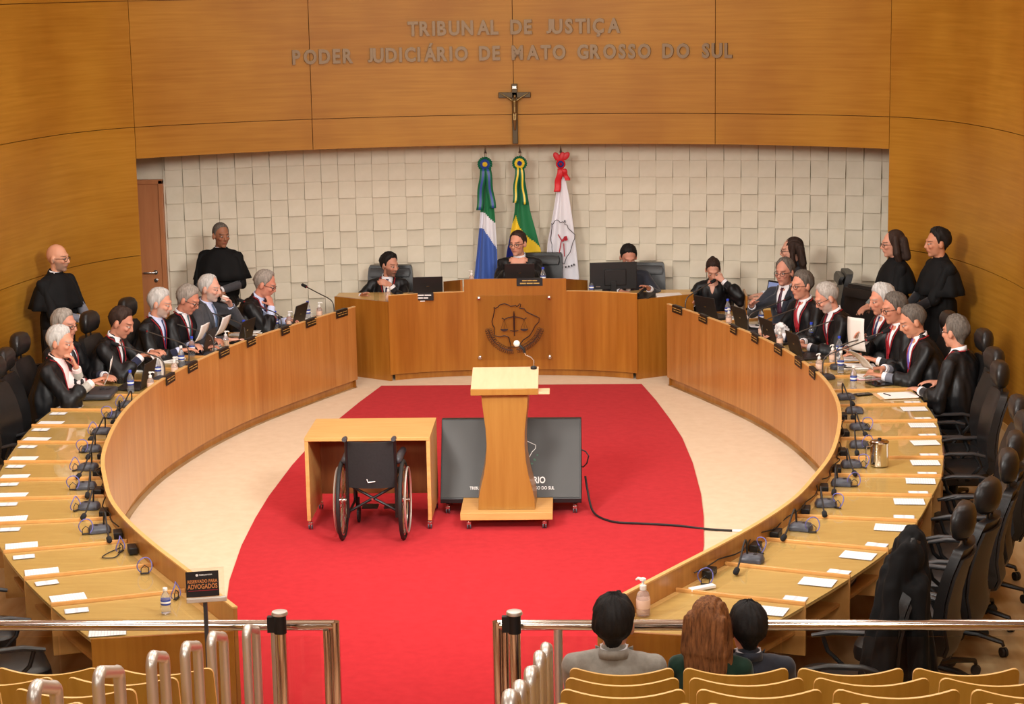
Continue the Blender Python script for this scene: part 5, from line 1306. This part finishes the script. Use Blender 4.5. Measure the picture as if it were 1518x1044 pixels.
# ---- laptops
def make_laptop():
    t = empty('laptop', (0, 0, 0), 0, 'x', 'laptop')
    MB().box((0, -.09, .010), (.33, .23, .018)).build('base', LIDM, t, bev=.003); MB().box((0, -.075, .0195), (.28, .11, .001)).build('keyboard', BLACKP, t)
    l = MB().box((0, 0, .115), (.33, .010, .23)).build('lid', LIDM, t, bev=.003); l.matrix_local = Matrix.Translation((0, .028, .016)) @ Matrix.Rotation(-.24, 4, 'X')
    MB().box((0, -.0055, .118), (.30, .001, .185)).build('screen', mat('laptop screen', S(120, 132, 170), .3, emit=(S(120, 136, 180), .5)), l)
    MB().box((.0, .0058, .12), (.03, .001, .012)).build('badge', SILV, l); return t
LAP = Kind(make_laptop())
for i, (s, k, o, q) in enumerate(((-1, 16.95, .36, .1), (-1, 15.3, .36, 0), (-1, 14.3, .42, .1), (-1, 11.6, .30, .0), (1, 17.45, .34, .3), (1, 16.15, .36, .1), (1, 14.95, .30, .1), (1, 13.65, .25, .1))):
    j = i if s < 0 else i-4
    LAP.put(at_ring(s, k, o), RYAW(s, k)+q, 'open black laptop, %s from the far end of the %s wing' % (ORD[j], WING[s]), 'laptops on the benches')
LAP.put((-.955, DFY(.95)+.30, .866), pi+.1, 'black laptop in front of the bearded man', 'laptops on the benches')
LAP.put((.07, DFY(.07)+.22, 1.001), pi, 'black laptop in front of the presiding man', 'laptops on the benches')
# ---- microphones
def make_mic(kind):
    t = empty('conference_microphone', (0, 0, 0), 0, 'x', 'microphone')
    m = MB(); m.loft([[V((sx*w_, sy*d_+.0, z)) for sx, sy in ((1, 1), (.4, 1.15), (-.4, 1.15), (-1, 1), (-1, -1), (-.4, -1.15), (.4, -1.15), (1, -1))] for w_, d_, z in ((.056, .064, 0), (.058, .066, .012), (.050, .056, .034), (.030, .036, .044))]); m.build('base', DARKG if kind == 'raised' else MIDG, t, ang=50)
    MB().box((0, -.02, .043), (.035, .02, .006)).build('button', BLACKP, t)
    if kind == 'raised': P = [(0, .03, .04), (0, .032, .13), (0, .01, .19), (0, -.06, .225), (0, -.22, .262), (0, -.44, .315)]; hd = [(0, -.44, .315), (0, -.49, .327)]
    else:
        x = 1 if kind == 'left' else -1
        P = [(0, .03, .04), (0, .034, .10), (x*.02, .036, .135), (x*.07, .038, .12), (x*.20, .036, .05), (x*.29, .034, .024)]; hd = [(x*.29, .034, .024), (x*.32, .034, .020)]
    Q = [catmull([V(p) for p in P], i*.25) for i in range(4*(len(P)-1)+1)]
    MB().tube(Q, .0062, 8).build('gooseneck', BLACKP if kind != 'raised' else NECKM, t)
    MB().caps(hd[0], hd[1], .019, .019, 12).build('windscreen', FOAM, t)
    d_ = (V(hd[0])-V(hd[1])).normalized(); MB().tube([V(hd[0])+d_*.016, V(hd[0])+d_*.026], .0085, 10).build('light_ring', REDCORD, t)
    return t
MICR, MICL, MICQ = Kind(make_mic('raised')), Kind(make_mic('left')), Kind(make_mic('right'))
for i, (s, k, o, q) in enumerate(((-1, 17.8, .22, -.35), (-1, 16.2, .28, -.15), (-1, 15.15, .30, -.2), (-1, 14.15, .30, -.1), (-1, 13.3, .30, -.15), (-1, 12.1, .24, -.15), (1, 17.8, .18, .5), (1, 15.75, .30, .3), (1, 15.1, .26, .25), (1, 13.85, .26, .2), (1, 12.65, .42, .1), (1, 11.9, .18, .35))):
    j = i if s < 0 else i-6
    MICR.put(at_ring(s, k, o), RYAW(s, k)+q, 'microphone with long raised gooseneck, %s from the far end of the %s wing' % (ORD[j], WING[s]), 'raised microphones on the benches')
for s, ks in ((-1, (3.5, 4.5, 5.5, 6.6, 7.6, 8.6, 9.6, 10.3)), (1, (2.2, 3.5, 4.5, 5.5, 6.55, 7.6, 8.6, 9.6, 10.5))):
    for j, k in enumerate(ks):
        (MICL if s < 0 else MICQ).put(at_ring(s, k, .14 if k < 7 else .17), RYAW(s, k)+(.1*(-1)**j), 'idle grey desk microphone, %s from the front of the %s wing' % (ORD[j], WING[s]), 'idle microphones on the benches')
# socket boxes and earphone loops along the ledges
def make_box():
    t = empty('socket_box', (0, 0, 0), 0, 'x', 'socket box'); MB().box((0, 0, .022), (.12, .055, .042)).build('housing', BLACKP, t, bev=.004)
    MB().box((-.02, -.028, .024), (.035, .002, .022)).build('socket', MIDG, t); MB().box((.03, -.028, .024), (.03, .002, .022)).build('socket', DARKG, t); return t
BOX = Kind(make_box())
for s, ks in ((-1, (2.55, 3.2, 4.15, 5.15, 6.2, 7.2, 8.2, 9.2)), (1, (1.55, 2.6, 3.15, 4.15, 5.15, 6.2, 7.2, 8.2, 9.2))):
    for j, k in enumerate(ks):
        if abs(k-round(k)) < .12: k += .1
        BOX.put(at_ring(s, k, .055), RYAW(s, k), 'black socket box against the ledge, %s from the front of the %s wing' % (ORD[j], WING[s]), 'socket boxes along the ledges')
def make_loop():
    t = empty('earphone', (0, 0, 0), 0, 'x', 'earphone')
    MB().tube([(.045*cos(a), .012*sin(a*2), .052+.05*sin(a)) for a in [-1.0+5.1*i/22 for i in range(23)]], .0036, 6).build('wire_loop', PURPLE, t)
    MB().tube([(-.022, .005, .005), (-.024, .004, .035), (0, .002, .055), (.022, .004, .035), (.024, .005, .005)], .003, 6).build('ear_hook', BLACKP, t)
    MB().box((0, .004, .004), (.055, .018, .007)).build('clip', BLACKP, t, bev=.002); return t
LOOP = Kind(make_loop())
for s, ks in ((-1, (.82, 1.72, 2.62, 3.42, 4.4, 5.4, 6.5, 7.5, 8.5, 9.5, 10.25)), (1, (1.25, 2.5, 3.4, 4.4, 5.4, 6.45, 7.5, 8.5))):
    for j, k in enumerate(ks):
        LOOP.put(at_ring(s, k, .12 if k < 2.7 else .235), RYAW(s, k)+.5*(-1)**j+(1.3 if s > 0 else -1.1), 'violet wire earphone loop, %s from the front of the %s wing' % (ORD[j], WING[s]), 'earphone loops on the empty desks')
m = MB(); P = [RP(-1, 2.75, .10), RP(-1, 2.6, .2), RP(-1, 2.45, .26), RP(-1, 2.4, .20), RP(-1, 2.5, .15), RP(-1, 2.6, .13)]; m.tube([catmull([p+V((0, 0, .005)) for p in P], i*.2) for i in range(26)], .004, 6)
tag(m.build('earphone_cable', CORDB), 'coiled black earphone cable on the third left desk', 'cable')
for s, a, b in ((-1, 3.3, 10.8), (1, 1.3, 11.2)):
    n = int((b-a)*6); m = MB(); m.tube([RP(s, a+(b-a)*i/n, .035+.018*sin(i*1.3)+.012*sin(i*.47), DZ+.055+.014*sin(i*.9)) for i in range(n+1)], .0045, 6)
    tag(m.build('ledge_cable', CORDB), 'black cable strung along the inside of the %s ledge' % WING[s], 'cable')
# ---- printed lists lying on the empty desks
def flat(name, w_, l_, mt, label, cat): 
    o = MB().box((0, 0, .0006), (w_, l_, .0012)).build(name, mt, smooth=False); return tag(o, label, cat)
SH, ST = Kind(flat('list_sheet', .155, .205, SHEETM, 'x', 'sheet')), Kind(flat('list_strip', .085, .135, STRIPM, 'x', 'sheet'))
for s, n in ((-1, 11), (1, 11)):
    for k in range(n):
        a, b = (k+.17, k+.78) if s < 0 else (k+.74, k+.14)
        if s < 0 and k == 10: b = None
        if k < 10 or s < 0: SH.put(at_ring(s, a, .672, DZ+.001), RYAW(s, a)+.04*sin(k*2.1), 'white printed list on the %s desk from the front of the %s wing' % (ORD[k], WING[s]), 'printed lists on the desks')
        if b: ST.put(at_ring(s, b, .70, DZ+.001), RYAW(s, b)+.05*sin(k*1.7), 'small white strip on the %s desk from the front of the %s wing' % (ORD[k], WING[s]), 'small printed strips on the desks')
# ---- loose papers
def paper(w_, l_, bend, mt=PAPER, seed=0):
    m = MB(); N = 10; vs, fs = [], []
    for j in range(N+1):
        v = j/N; a = bend*v
        y = l_*(sin(a)/bend if abs(bend) > 1e-3 else v); z = l_*((1-cos(a))/bend if abs(bend) > 1e-3 else 0)
        for i in range(5): vs.append((w_*(i/4-.5), y, z+.003*sin(i*2+seed)*v))
    for j in range(N):
        for i in range(4): q = j*5+i; fs.append((q, q+1, q+6, q+5))
    me = m.add(vs, fs).mesh('paper', mt); o = bpy.data.objects.new('paper_sheet', me); COL.objects.link(o)
    sd = o.modifiers.new('thickness', 'SOLIDIFY'); sd.thickness = .0012; sd.offset = 1
    return o
for i, (s, k, o, q, lab) in enumerate(((-1, 17.45, .50, .2, 'white papers beside the cup at the far end of the left wing'), (-1, 16.05, .60, .1, 'white papers in front of the man resting his mouth on his fist'), (-1, 14.85, .56, -.1, 'white papers under the hands of the judge with teal tie'), (-1, 13.65, .60, .1, 'white papers in front of the white bearded judge'), (-1, 12.9, .62, .15, 'white papers in front of the dark haired reader'), (1, 17.2, .66, .2, 'white papers at the far end of the right wing'), (1, 16.3, .58, -.2, 'white papers in front of the gesturing man'), (1, 13.25, .66, .1, 'white papers on the desk by the white haired judge'), (1, 12.7, .62, -.15, 'white papers under the held-up sheet'), (1, 11.9, .60, .05, 'stack of white and pink papers under the turned page'))):
    n = MB(); n.box((0, 0, .005), (.215, .30, .010)); ob = n.build('paper_stack', PAPER); tag(ob, lab, 'papers', 'paper stacks on the benches'); ob.location = at_ring(s, k, o, DZ+.001); ob.rotation_euler = (0, 0, RYAW(s, k)+q)
    sh = paper(.21, .29, .12, PAPER, i); sh.name = 'top_sheet'; sh.parent = ob; sh.location = (.012, -.14, .0115); sh.rotation_euler = (0, 0, .14)
    if i == 9:
        MB().box((0, .01, -.0015+.0065), (.225, .31, .004)).build('pink_sheet', mat('pink paper', S(240, 170, 190), .7), ob)
t = empty('paper_folder', at_ring(1, 10.55, .60, DZ+.001), RYAW(1, 10.55)+.1, 'white papers and pen on a tan folder before the judge seen from behind', 'papers')
MB().box((.02, 0, .003), (.24, .33, .005)).build('folder', mat('tan card', S(206, 166, 120), .7), t); MB().box((0, -.02, .011), (.21, .297, .009)).build('papers', PAPER, t)
MB().tube([(-.04, .06, .0205), (.05, .09, .0205)], .0042, 8).build('pen', CORDB, t)
def held(P, loc, rotv, w_, l_, bend, label, mt=PAPER):
    root, Wm, arms, H = P
    o = paper(w_, l_, bend, mt, len(label)); o.matrix_world = Wm @ Matrix.Translation(V(loc)) @ Matrix.Rotation(radians(rotv[2]), 4, 'Z') @ Matrix.Rotation(radians(rotv[0]), 4, 'X') @ Matrix.Rotation(radians(rotv[1]), 4, 'Y')
    return tag(o, label, 'paper', 'sheets held by the judges')
held(L7, L7[2][1][1]+V((-.02, .10, .005)), (55, 20, -8), .20, .20, .5, 'white sheet held by the white haired judge with light grey sleeves')
held(L5, (0, .55, .95), (-55, 0, 4), .20, .24, -.7, 'white sheet held low by the dark haired reader')
held(L4, (0, .56, .90), (50, 0, 0), .20, .18, .5, 'white sheet held by the white bearded judge')
held(L3, (-.02, .53, .90), (52, 0, 0), .20, .20, .4, 'white sheet held by the judge with teal tie')
held(R5, R5[2][1][1]+V((-.03, .07, -.10)), (76, 6, 18), .21, .30, .35, 'white sheet held upright by the judge with red tie', PAPERG)
held(R6, (.02, .56, .84), (62, 8, 6), .21, .27, -.75, 'white page being turned by the judge with violet tie', PAPERG)
# crumpled white tissue on the right bench
m = MB()
for i in range(9): m.ellip((.05*cos(i*2.4)*(.4+.07*i), .05*sin(i*2.4)*(.4+.07*i), .035+.045*(i < 4)+.01*(i % 3)), (.045, .04, .04))
me, _ = union(m, .008, 1, 'tissue'); co_ = np.empty(len(me.vertices)*3, 'f'); nr = np.empty(len(me.vertices)*3, 'f'); me.vertices.foreach_get('co', co_); me.vertices.foreach_get('normal', nr)
co_ = co_.reshape(-1, 3); nr = nr.reshape(-1, 3); co_ += nr*np.array([[noise.noise(V((a*45, b*45, c*45)))*.014] for a, b, c in co_]); co_[:, 2] -= co_[:, 2].min(); me.vertices.foreach_set('co', co_.ravel()); me.materials.append(mat('tissue', S(244, 242, 240), .8))
o = bpy.data.objects.new('crumpled_tissue', me); COL.objects.link(o); o.location = at_ring(1, 15.35, .50, DZ+.001); tag(o, 'crumpled white tissue on the right bench before the bearded judge', 'tissue')
# ---- cups, tumblers, flask
def cup(parent, o=(0, 0, 0)):
    m = MB(); m.lathe([(.020, 0), (.030, .010), (.038, .05), (.040, .058), (.037, .058), (.034, .048), (.026, .012), (.018, .006)], o, 20); m.tube([V(o)+V((.036, 0, .045)), V(o)+V((.060, 0, .042)), V(o)+V((.058, 0, .022)), V(o)+V((.033, 0, .016))], .0045, 6)
    return m.build('cup', CERAM, parent, ang=50)
for s, k, o, lab in ((-1, 17.75, .52, 'white cup and saucer at the far end of the left wing'), (1, 14.62, .72, 'white cup and saucer in front of the bearded judge')):
    t = empty('coffee_cup', at_ring(s, k, o), .5, lab, 'cup', 'white coffee cups'); MB().lathe([(.03, 0), (.045, .004), (.072, .014), (.074, .017), (.045, .010), (.02, .008)], n=24).build('saucer', CERAM, t, ang=50); cup(t, (0, 0, .0105))
root, Wm, arms, H = L2
t = empty('coffee_cup', Wm @ H(.0, .150, -.100), 0, 'small white cup held to his mouth by the white haired man', 'cup', 'white coffee cups'); cup(t); t.rotation_euler = (.25, .5, RYAW(-1, 15.35)+pi)
def make_tumbler():
    t = empty('glass_tumbler', (0, 0, 0), 0, 'x', 'glass')
    MB().lathe([(.026, 0), (.027, .002), (.033, .105), (.0310, .105), (.0250, .010), (.02, .009)], n=20).build('tumbler', SHEETG, t, ang=50); return t
TUM = Kind(make_tumbler())
for s, k, o, lab in ((-1, 16.4, .53, 'clear tumbler by the man resting his mouth on his fist'), (-1, 14.6, .30, 'clear tumbler by the judge with teal tie'), (-1, 11.42, .47, 'clear tumbler beside the laptop of the nearest left judge'), (1, 11.22, .45, 'clear tumbler beside the white capped bottle on the right wing')):
    TUM.put(at_ring(s, k, o), 0, lab, 'clear tumblers on the benches')
TUM.put((-1.50, 21.22, .866), 0, 'clear tumbler on the presiding bench before the bearded man', 'clear tumblers on the benches')
t = empty('steel_flask', (3.035, 14.10, DZ+.0008), .3, 'polished steel vacuum jug standing on an empty desk of the right wing', 'flask')
MB().lathe([(.060, 0), (.066, .004), (.067, .02), (.067, .165), (.069, .170), (.069, .182), (.060, .188), (.030, .192), (.012, .197)], n=28).build('body', CHROME, t, ang=40); MB().tube([(-.066, 0, .15), (-.10, 0, .15), (-.105, 0, .10), (-.10, 0, .03), (-.09, 0, .012)], .005, 8).build('handle', SILV, t)
MB().lathe([(.012, .196), (.014, .198), (.014, .206), (.008, .209)], n=14).build('lid_knob', BLACKP, t)
# ---- other things on the benches
t = empty('laptop_bag', at_ring(-1, 10.95, .56), RYAW(-1, 10.95)+.15, 'flat grey laptop bag lying before the nearest left judge', 'bag'); m = MB(); rbox(m, (0, 0, .028), (.40, .29, .052), .04); m.build('body', DARKG, t, ang=60); MB().tube([(-.06, -.14, .03), (-.05, -.175, .035), (.05, -.175, .035), (.06, -.14, .03)], .008, 6).build('handle', BLACKP, t)
g = MB(); [g.tube([(x+.022*cos(q), .02*sin(q), .008) for q in [2*pi*i/16 for i in range(16)]], .0022, 5, closed=True) for x in (-.028, .028)]; g.tube([(-.05, 0, .008), (-.05, .10, .004)], .002, 5); g.tube([(.05, 0, .008), (.05, .10, .004)], .002, 5)
o = g.build('folded_spectacles', GLASSM); o.location = at_ring(-1, 10.95, .50, DZ+.058); tag(o, 'thin spectacles lying on the grey laptop bag', 'spectacles')
for k, o_, lab, wd in ((11.45, .62, 'black tablet lying flat by the tumbler on the right wing', (.19, .26)), (13.0, .60, 'black mobile phone by the papers on the right wing', (.075, .15)), (10.72, .34, 'black mobile phone on the desk of the judge seen from behind', (.075, .15))):
    t = empty('tablet' if wd[0] > .1 else 'mobile_phone', at_ring(1, k, o_), RYAW(1, k)+.3, lab, 'device'); MB().box((0, 0, .005), (wd[0], wd[1], .009)).build('body', BLACKP, t, bev=.003); MB().box((0, 0, .0098), (wd[0]*.9, wd[1]*.92, .0006)).build('screen', mat('off screen', S(12, 12, 14), .08), t)
o = MB().box((0, 0, .011), (.17, .045, .02)).build('white_remote', WHITEP, bev=.005); o.location = at_ring(1, 1.1, .15); o.rotation_euler = (0, 0, RYAW(1, 1.1)+.9+pi/2); tag(o, 'white remote control by the ledge of the second right desk', 'remote')
t = empty('document_folder', RP(1, 2.5, .58, .5945), RYAW(1, 2.5), 'black folders in the open shelf of the right wing', 'folder'); MB().box((0, 0, .012), (.26, .22, .022)).build('cover', BLACKP, t, bev=.003); MB().box((.02, -.01, .030), (.22, .20, .012)).build('papers', PAPERG, t)
t = empty('document_folder', RP(1, 4.45, .60, .5945), RYAW(1, 4.45), 'dark case in the open shelf beside the fifth right desk', 'folder'); MB().box((0, 0, .025), (.20, .20, .05)).build('cover', BLACKP, t, bev=.006); MB().box((0, -.101, .03), (.16, .002, .008)).build('clasp', SILV, t)
# ---- on and behind the presiding bench
t = empty('desktop_monitor', (1.10, 21.50, .866), pi+.12, 'large black monitor seen from behind on the presiding bench', 'monitor')
MB().box((0, 0, .215), (.52, .028, .30)).build('housing', BLACKP, t, bev=.005); MB().box((0, -.0145, .218), (.50, .001, .27)).build('screen', mat('monitor screen', S(150, 160, 180), .3, emit=(S(150, 165, 190), .4)), t)
MB().box((-.02, .022, .2), (.24, .02, .18)).build('rear_bulge', BLACKP, t, bev=.006); m = MB(); m.box((0, .03, .08), (.06, .03, .16)); m.box((0, .0, .006), (.24, .18, .012)); m.build('stand', BLACKP, t, bev=.003); MB().box((.17, .0145, .10), (.05, .001, .014)).build('badge', SILV, t)
t = empty('desk_phone', (1.45, 21.22, .866), -.5, 'black desk telephone at the corner of the presiding bench', 'telephone'); m = MB(); m.loft([[V((x, y, z)) for y, z in ((-.09, 0), (.09, 0), (.09, .06), (-.09, .02))] for x in (-.08, .08)]); m.build('body', BLACKP, t, bev=.004)
m = MB(); m.tube([(-.05, -.08, .05), (-.05, -.05, .06), (-.05, .05, .09), (-.05, .085, .09)], [.022, .014, .014, .022], 8); m.build('handset', BLACKP, t)
for x, y, z, q, lab in ((1.70, 21.42, .866, .2, 'papers lying on the end of the presiding bench by the telephone'), (.80, 21.36, .866, -.1, 'papers on the low part of the presiding bench beside the raised middle'), (-1.12, 21.24, .866, .1, 'papers on the presiding bench before the bearded man')):
    o = MB().box((0, 0, .006), (.30, .21, .012)).build('paper_stack', PAPER); o.location = (x, y, z+.0005); o.rotation_euler = (0, 0, q); tag(o, lab, 'papers', 'paper stacks on the presiding bench')
t = empty('clerk_desk', (2.85, 21.50, 0), .0, 'small wooden clerk desk with raised side panel behind the right wing', 'desk')
MB().box((.0, 0, .735), (.62, .50, .03)).build('desk_top', TOPW, t, bev=.002); MB().box((-.30, 0, .44), (.022, .5, .88)).build('side_panel', DAISW, t, bev=.002); MB().box((.30, 0, .36), (.022, .5, .72)).build('side_panel', DAISW, t, bev=.002); MB().box((0, -.24, .53), (.58, .018, .38)).build('front_panel', DAISW, t, bev=.002)
lp = LAP.put((2.86, 21.50, .7505), -.9, 'laptop with a lit bluish screen on the clerk desk', 'laptops on the benches')
WIDE.put((-1.47, 22.08, 0), pi, 'wide black leather chair of the bearded man', 'wide leather chairs behind the presiding bench')
WIDE.put((.22, 22.14, .12), pi-.15, 'wide black leather chair of the presiding man', 'wide leather chairs behind the presiding bench')
WIDE.put((1.42, 22.10, 0), pi-.05, 'wide black leather chair of the man behind the monitor', 'wide leather chairs behind the presiding bench')
for x, y, q, lab in ((3.36, 21.54, pi/2, 'wide black chair of the woman with long dark hair'), (3.72, 19.35, 2.3, 'wide black chair empty behind the bearded judge'), (3.50, 20.30, 2.2, 'wide black chair behind the gesturing man')):
    WIDE.put((x, y, 0), q, lab, 'wide black chairs behind the right wing')
for P, lab in ((L1, 'low black chair under the man resting his mouth on his fist'), (L2, 'low black chair under the man drinking'), (L3, 'low black chair under the judge with teal tie'), (L6, 'low black chair under the half hidden man'), (R2, 'low black chair under the judge looking left'), (R3, 'low black chair under the grey bearded judge'), (R4, 'low black chair under the white haired right wing judge'), (R5, 'low black chair under the judge with red tie'), (D4, 'low black chair under the woman leaning on her hand')):
    r = P[0]; f = V((-sin(r.rotation_euler.z), cos(r.rotation_euler.z), 0)); p = r.location-f*.05; MID.put((p.x, p.y, 0), r.rotation_euler.z, lab, 'low black chairs behind the wings')
t = empty('high_stool', (-3.20, 21.53, 0), 0, 'dark stool under the half seated attendant by the tiled wall', 'stool'); m = MB(); m.lathe([(.17, .70), (.18, .71), (.18, .735), (.16, .745)], n=24); m.build('seat', LEATHER, t)
for i in range(4): a = pi/4+pi/2*i; MB().tube([(.12*cos(a), .12*sin(a), .70), (.17*cos(a), .17*sin(a), 0)], .014, 8).build('leg', BLACKP, t)
# ---- black robe thrown over the back of the nearest right chair
m = MB(); 
for i in range(9):
    x = -.20+.05*i; zt = 1.16-.10*abs(i-4)/4; zb = .34+.06*sin(i*1.9)
    for y0, y1 in ((-.20+.02*sin(i*2.3), -.16+.03*sin(i*1.3)), (-.36, -.40+.03*sin(i*1.7))):
        m.caps((x*.86, (y0-.04 if y0 > -.3 else y0+.0), zt), (x*1.15, y1, zb), .055, .062+.012*sin(i*2.7), 10)
    m.caps((x*.86, -.24, zt), (x*.86, -.36, zt), .045, .045, 10)
m.ellip((0, -.32, 1.22), (.165, .085, .15)); m.caps((-.12, -.30, 1.28), (.12, -.30, 1.28), .05, .05, 10); m.caps((-.13, -.27, 1.22), (-.24, -.18, .60), .06, .08, 10); m.caps((.13, -.27, 1.22), (.24, -.20, .60), .06, .08, 10); m.caps((.05, -.22, 1.15), (.16, -.12, .62), .06, .055, 10); m.caps((-.05, -.22, 1.12), (-.19, -.10, .55), .06, .055, 10)
me, co_ = union(m, .012, 3, 'robe'); nr = np.empty(len(me.vertices)*3, 'f'); me.vertices.foreach_get('normal', nr); nr = nr.reshape(-1, 3)
co_ = co_+nr*np.array([[(noise.noise(V((a*17, b*17, c*3)))+.5*noise.noise(V((a*34, b*34, c*6))))*.022] for a, b, c in co_]); me.vertices.foreach_set('co', co_.astype('f').ravel()); me.materials.append(CAPE)
o = bpy.data.objects.new('draped_robe', me); COL.objects.link(o); o.matrix_world = Matrix.Translation(robe_chair.location) @ Matrix.Rotation(robe_chair.rotation_euler.z, 4, 'Z'); tag(o, 'black robe draped over the back of the nearest right chair', 'robe')
